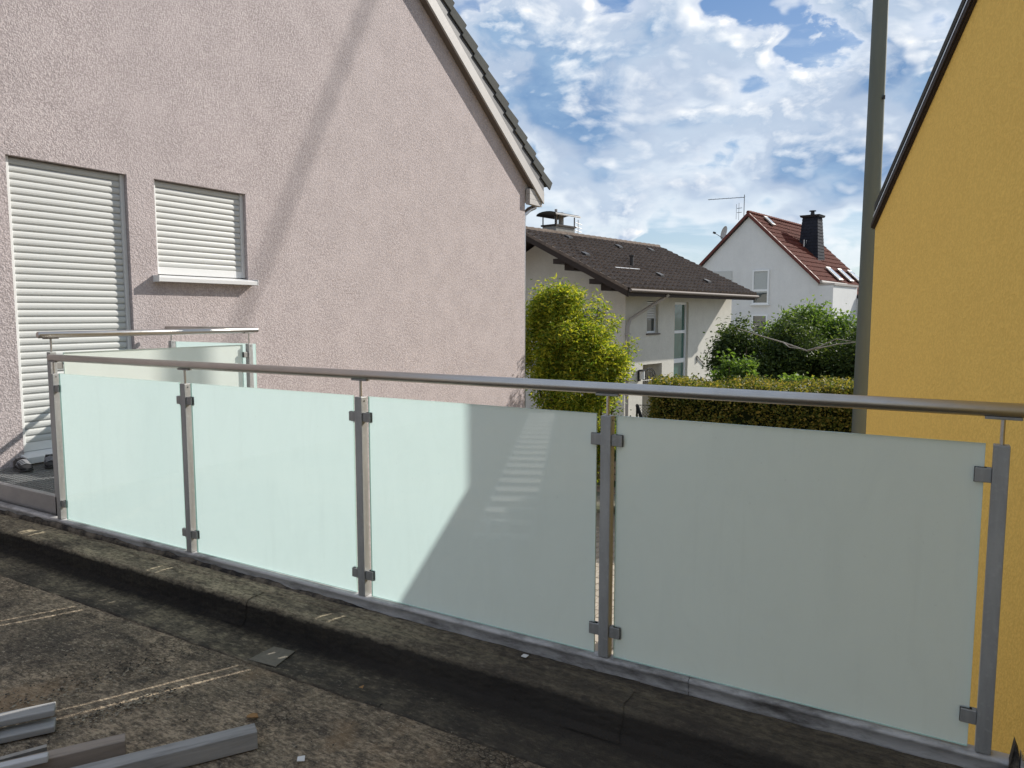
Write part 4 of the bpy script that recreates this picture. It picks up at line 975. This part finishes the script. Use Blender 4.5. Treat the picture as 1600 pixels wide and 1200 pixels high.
# second dark chimney far right behind the ridge
fc = MB(); fc.box((-1.75, 47.2, 0), (-.75, 48.2, 6.2 + .9)); o = None
far = thing('far_house', 'roof and dark chimney of a farther house just left of the pole', 'house', (-1.2, 48, 0))
MB().box((-2.1, 46.5, 0), (-.2, 47.6, 6.65)).build('wall', M_bwall, far)
MB().box((-2.0, 46.6, 6.66), (-.2, 47.5, 8.0)).box((-2.05, 46.55, 8.0), (-.15, 47.55, 8.12)).build('chimney', m_sl, far); MB().tube([(-1.4, 47, 8.1), (-1.4, 47, 8.5)], .14, 8).build('flue', M_dark, far)

# ------------------------------------------------------------------ planting
def leaves(name, centers, n_per, spread, ll, lw, m, parent, droop=.25, up=0.0, clip=None):
    cs = np.asarray(centers, float); n = len(cs) * n_per
    idx = np.repeat(np.arange(len(cs)), n_per)
    sp = np.asarray(spread, float); sp = sp[idx][:, None] if sp.ndim == 1 else sp
    P = cs[idx] + rng.normal(0, 1, (n, 3)) * sp
    if clip is not None: P = P[clip(P)]; n = len(P)
    d = rng.normal(0, 1, (n, 3)); d[:, 2] = d[:, 2] * .6 - droop + up; d /= np.linalg.norm(d, axis=1)[:, None]
    s_ = np.cross(d, rng.normal(0, 1, (n, 3))); s_ /= np.linalg.norm(s_, axis=1)[:, None]
    L_ = ll * rng.uniform(.6, 1.3, (n, 1)); W_ = lw * rng.uniform(.7, 1.25, (n, 1))
    nn = np.cross(d, s_); bend = nn * L_ * .10
    v = np.stack([P, P + d * L_ * .45 + s_ * W_ * .5 + bend, P + d * L_, P + d * L_ * .45 - s_ * W_ * .5 + bend], 1).reshape(-1, 3)
    me = bpy.data.meshes.new(name); me.vertices.add(len(v)); me.vertices.foreach_set('co', v.ravel())
    me.loops.add(4 * n); me.loops.foreach_set('vertex_index', np.arange(4 * n)); me.polygons.add(n)
    me.polygons.foreach_set('loop_start', np.arange(0, 4 * n, 4)); me.polygons.foreach_set('loop_total', np.full(n, 4)); me.update(); me.validate()
    me.materials.append(m); return link(name, me, parent)
def blobcloud(n, c, r, sub, shell=.55):
    """clump centres filling an ellipsoid, denser near the outside, and lumpy"""
    d = rng.normal(0, 1, (n, 3)); d /= np.linalg.norm(d, axis=1)[:, None]
    rad = shell + (1 - shell) * rng.random((n, 1)) ** .6
    lump = 1 + .18 * np.sin(3 * d[:, :1] * 2 + 1) * np.cos(4 * d[:, 1:2] + 2) + .12 * rng.normal(0, 1, (n, 1))
    return np.asarray(c) + d * rad * lump * np.asarray(r)
def trunk(p, tops, r0, m, parent, name='trunk'):
    mb = MB(); p = Vector(p)
    for i, q in enumerate(tops):
        q = Vector(q); mid = p.lerp(q, .45) + Vector(rng.normal(0, .12, 3)); mb.tube([p, mid, q], [r0, r0 * .6, r0 * .2], 7)
    return mb.build(name, m, parent, smooth=True)
# feathery yellow-green bush
bx, by = -6.02, 12.7
bush = thing('bamboo_bush', 'feathery yellow-green bush between the pink house corner and the cream house', 'bush', (bx, by, 0))
tops = [Vector((bx, by, 0)) + Vector((rng.normal(-.15, .4), rng.normal(0, .35), rng.uniform(1.6, 2.7))) for _ in range(16)]
trunk((bx, by, 0), tops, .045, M_bark, bush)
lob = np.concatenate([blobcloud(150, (bx - .15, by, 2.35), (.92, .8, 1.25), 0, .3), blobcloud(80, (bx - .45, by, 3.2), (.62, .6, .62), 0, .3), blobcloud(46, (bx - .36, by, 3.84), (.24, .3, .40), 0, .1), blobcloud(80, (bx + .40, by + .1, 2.75), (.46, .5, .34), 0, .3), blobcloud(60, (bx + .02, by, 3.25), (.42, .45, .36), 0, .2), blobcloud(40, (bx - .75, by, 3.75), (.3, .3, .35), 0, .2), blobcloud(100, (bx - .15, by, 1.2), (.9, .8, .9), 0, .3)])
sh_ = []
for _ in range(26):
    a_ = rng.uniform(0, 3.14); q_ = np.array([bx - .1 + 1.0 * math.cos(a_), by + rng.uniform(-.4, .2), 2.75 + 1.05 * math.sin(a_)]); o_ = np.array([math.cos(a_) * .5 + .1, -.1, .45 + .5 * math.sin(a_)]); o_ /= np.linalg.norm(o_)
    for k_ in range(5): sh_.append(q_ - o_ * .15 + o_ * .11 * k_)
leaves('shoots', np.array(sh_), 26, .05, .095, .024, L_bush, bush, .0)
leaves('crown', lob[rng.random(len(lob)) < .72], 190, .105, .095, .028, L_bush, bush, .3)
# small climbing twig reaching the downpipe
# hedge
hd = thing('clipped_hedge', 'long clipped hedge with yellowing top leaves behind the fourth glass panel', 'hedge', (-2.8, 13.4, 0))
h0, h1 = Vector((-4.45, 12.55, 0)), Vector((.4, 14.3, 0)); hv = (h1 - h0).normalized(); hn = Vector((-hv.y, hv.x, 0)); HL = (h1 - h0).length; HT = GZ - 1.35; HW = 1.5
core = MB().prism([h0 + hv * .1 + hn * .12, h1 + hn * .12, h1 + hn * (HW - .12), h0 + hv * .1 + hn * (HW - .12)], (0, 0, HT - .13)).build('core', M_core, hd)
ns = 5200; pts = []
for _ in range(ns):
    t_ = rng.random(); r_ = rng.random()
    if r_ < .42: p = h0 + hv * HL * t_ + hn * abs(rng.normal(0, .05)) + Vector((0, 0, rng.uniform(.3, HT)))
    elif r_ < .85: p = h0 + hv * HL * t_ + hn * rng.uniform(0, HW) + Vector((0, 0, HT + rng.normal(0, .035) + .04 * math.sin(t_ * 23)))
    else: p = h0 + hv * abs(rng.normal(0, .07)) + hn * rng.uniform(0, HW) + Vector((0, 0, rng.uniform(.3, HT)))
    pts.append(p)
leaves('foliage', pts, 12, .05, .06, .034, L_hedge, hd, .0, .15)
# trees and shrubs behind the hedge
def tree(name, label, cat, base, lobes, mat_, nclump, nleaf, ll, lw, sp=.16, group=None, r0=.07):
    t_ = thing(name, label, cat, (*base, 0), group)
    tops = [Vector(c) for c, r in lobes for _ in range(2)]
    trunk((*base, 0), [q + Vector(rng.normal(0, .2, 3)) for q in tops], r0, M_bark, t_)
    cs = np.concatenate([blobcloud(int(nclump * f), c, r, 0, .35) for (c, r), f in zip(lobes, [np.prod(r) ** .6 / sum(np.prod(q[1]) ** .6 for q in lobes) for c, r in lobes])])
    leaves('crown', cs, nleaf, sp, ll, lw, mat_, t_, .25); return t_
G_ = GZ - .45
tree('leafy_tree', 'dark drooping tree beside the right corner of the cream house, small leaves', 'tree', (-4.1, 18.4), [((-4.25, 18.2, G_ - .6), (.75, .7, .75)), ((-3.7, 18.4, G_ - 1.2), (1.0, .8, .8)), ((-4.5, 18.0, G_ - .35), (.28, .4, .35))], L_tree, 170, 120, .10, .045, .14)
tree('leafy_tree', 'broad dark tree behind the middle of the hedge, under the dead branch', 'tree', (-2.6, 18.9), [((-2.9, 18.8, G_ - .75), (1.0, .8, .75)), ((-2.2, 19.0, G_ - 1.1), (1.1, .8, .8)), ((-3.3, 18.8, G_ - .2), (.35, .4, .45))], L_tree, 190, 120, .10, .045, .14)
tree('bright_tree', 'bright green sunlit treetop standing above the other shrubs', 'tree', (-2.9, 20.6), [((-3.05, 20.5, G_ + .0), (.85, .7, .55)), ((-2.5, 20.6, G_ - .3), (.8, .7, .5)), ((-3.95, 20.4, G_ - .2), (.22, .3, .5))], L_light, 130, 110, .11, .05, .14)
tree('leafy_tree', 'dark shrub at the right end of the hedge, next to the pole', 'tree', (-1.5, 18.6), [((-1.55, 18.6, G_ - .75), (.6, .7, .85)), ((-1.2, 18.8, G_ - .45), (.5, .5, .55))], L_tree, 110, 120, .10, .045, .14)
tree('vine_shoot', 'light green shoots poking up over the hedge top', 'shrub', (-3.5, 14.9), [((-3.55, 14.7, G_ - .80), (.42, .3, .30)), ((-3.3, 14.75, G_ - .65), (.2, .2, .25)), ((-2.5, 15.1, G_ - .93), (.3, .25, .16))], L_light, 46, 60, .09, .05, .08, r0=.03)
db = thing('dead_branch', 'pale bare branch lying across the tops of the dark trees', 'branch', (-3.2, 17.6, 2.6))
MB().tube([(-4.2, 17.3, G_ + .12), (-3.7, 17.4, G_ - .05), (-3.2, 17.5, G_ - .20), (-2.7, 17.6, G_ - .38), (-2.1, 17.7, G_ - .22), (-1.75, 17.8, G_ - .18)], [.008, .013, .017, .018, .012, .007], 7).build('limb', M_deadwood, db, smooth=True)
MB().tube([(-2.7, 17.6, G_ - .37), (-2.45, 17.6, G_ - .28), (-2.1, 17.5, G_ - .10), (-1.7, 17.5, G_ - .16)], [.02, .016, .012, .006], 6).build('twig', M_deadwood, db, smooth=True)
MB().tube([(-3.2, 17.5, G_ - .20), (-3.05, 17.4, G_ - .3), (-2.8, 17.4, G_ - .33)], [.014, .01, .005], 6).build('twig', M_deadwood, db, smooth=True)
MB().tube([(-2.9, 17.0, G_ - 1.35), (-2.3, 17.2, G_ - 1.3), (-1.9, 17.3, G_ - 1.42)], [.02, .02, .01], 6).build('twig', M_deadwood, db, smooth=True)
# garden beyond, mostly hidden: dark planting low down between the houses
tree('low_shrub', 'dark low shrub at the foot of the cream house, seen past the bush', 'shrub', (-6.4, 15.6), [((-6.5, 15.6, .75), (.9, .6, .7)), ((-5.9, 15.2, .6), (.6, .5, .55))], L_tree, 90, 90, .09, .045, .13)
# chain-link fence in front of the cream house door
fe = thing('chain_link_fence', 'low chain-link fence with a dark post in front of the cream house', 'fence', (-5.9, 16.0, 0))
f0, f1 = Vector((-6.05, 15.9, 0)), Vector((-4.6, 16.6, 0)); fv = (f1 - f0).normalized(); FL = (f1 - f0).length; FH = 1.62
mb = MB(); st = .07
for k in range(-int(FH / st), int(FL / st)):
    for sg in (1, -1):
        a0 = k * st; 
        lo_, hi_ = max(0, -a0), min(FH, FL - a0)
        if hi_ - lo_ < .05: continue
        if sg > 0: p, q = f0 + fv * (a0 + lo_) + Vector((0, 0, lo_)), f0 + fv * (a0 + hi_) + Vector((0, 0, hi_))
        else: p, q = f0 + fv * (a0 + lo_) + Vector((0, 0, FH - lo_)), f0 + fv * (a0 + hi_) + Vector((0, 0, FH - hi_))
        mb.tube([p, q], .0035, 3, cap=False)
mb.build('wire_mesh', M_dark, fe, fix=False)
for p in (f0, f0.lerp(f1, .98)): MB().tube([p, p + Vector((0, 0, FH + .02))], .025, 8).build('post', M_dark, fe)
MB().tube([f0 + Vector((.0, 0, FH)), f0 + fv * .12 + Vector((0, 0, FH - .35))], .04, 8).build('brace', M_dark, fe); MB().tube([f0 + Vector((0, 0, FH)), f1 + Vector((0, 0, FH))], .008, 6).build('top_wire', M_dark, fe)
# wooden garden bench seen through the slit beside the fourth post
be = thing('garden_bench', 'brown wooden bench glimpsed through the slit beside the fourth post', 'bench', (-5.35, 12.45, 0))
for k in range(3): MB().box((-5.95, 12.3 + k * .13, .44), (-4.75, 12.41 + k * .13, .47)).build('seat_slat', M_wood2, be)
for k in range(3): MB().box((-5.95, 12.72, .58 + k * .13), (-4.75, 12.75, .68 + k * .13)).build('back_slat', M_wood2, be)
for x in (-5.85, -4.9): MB().box((x, 12.3, 0), (x + .06, 12.36, .43)).box((x, 12.66, 0), (x + .06, 12.715, .95)).build('leg', M_brown, be)
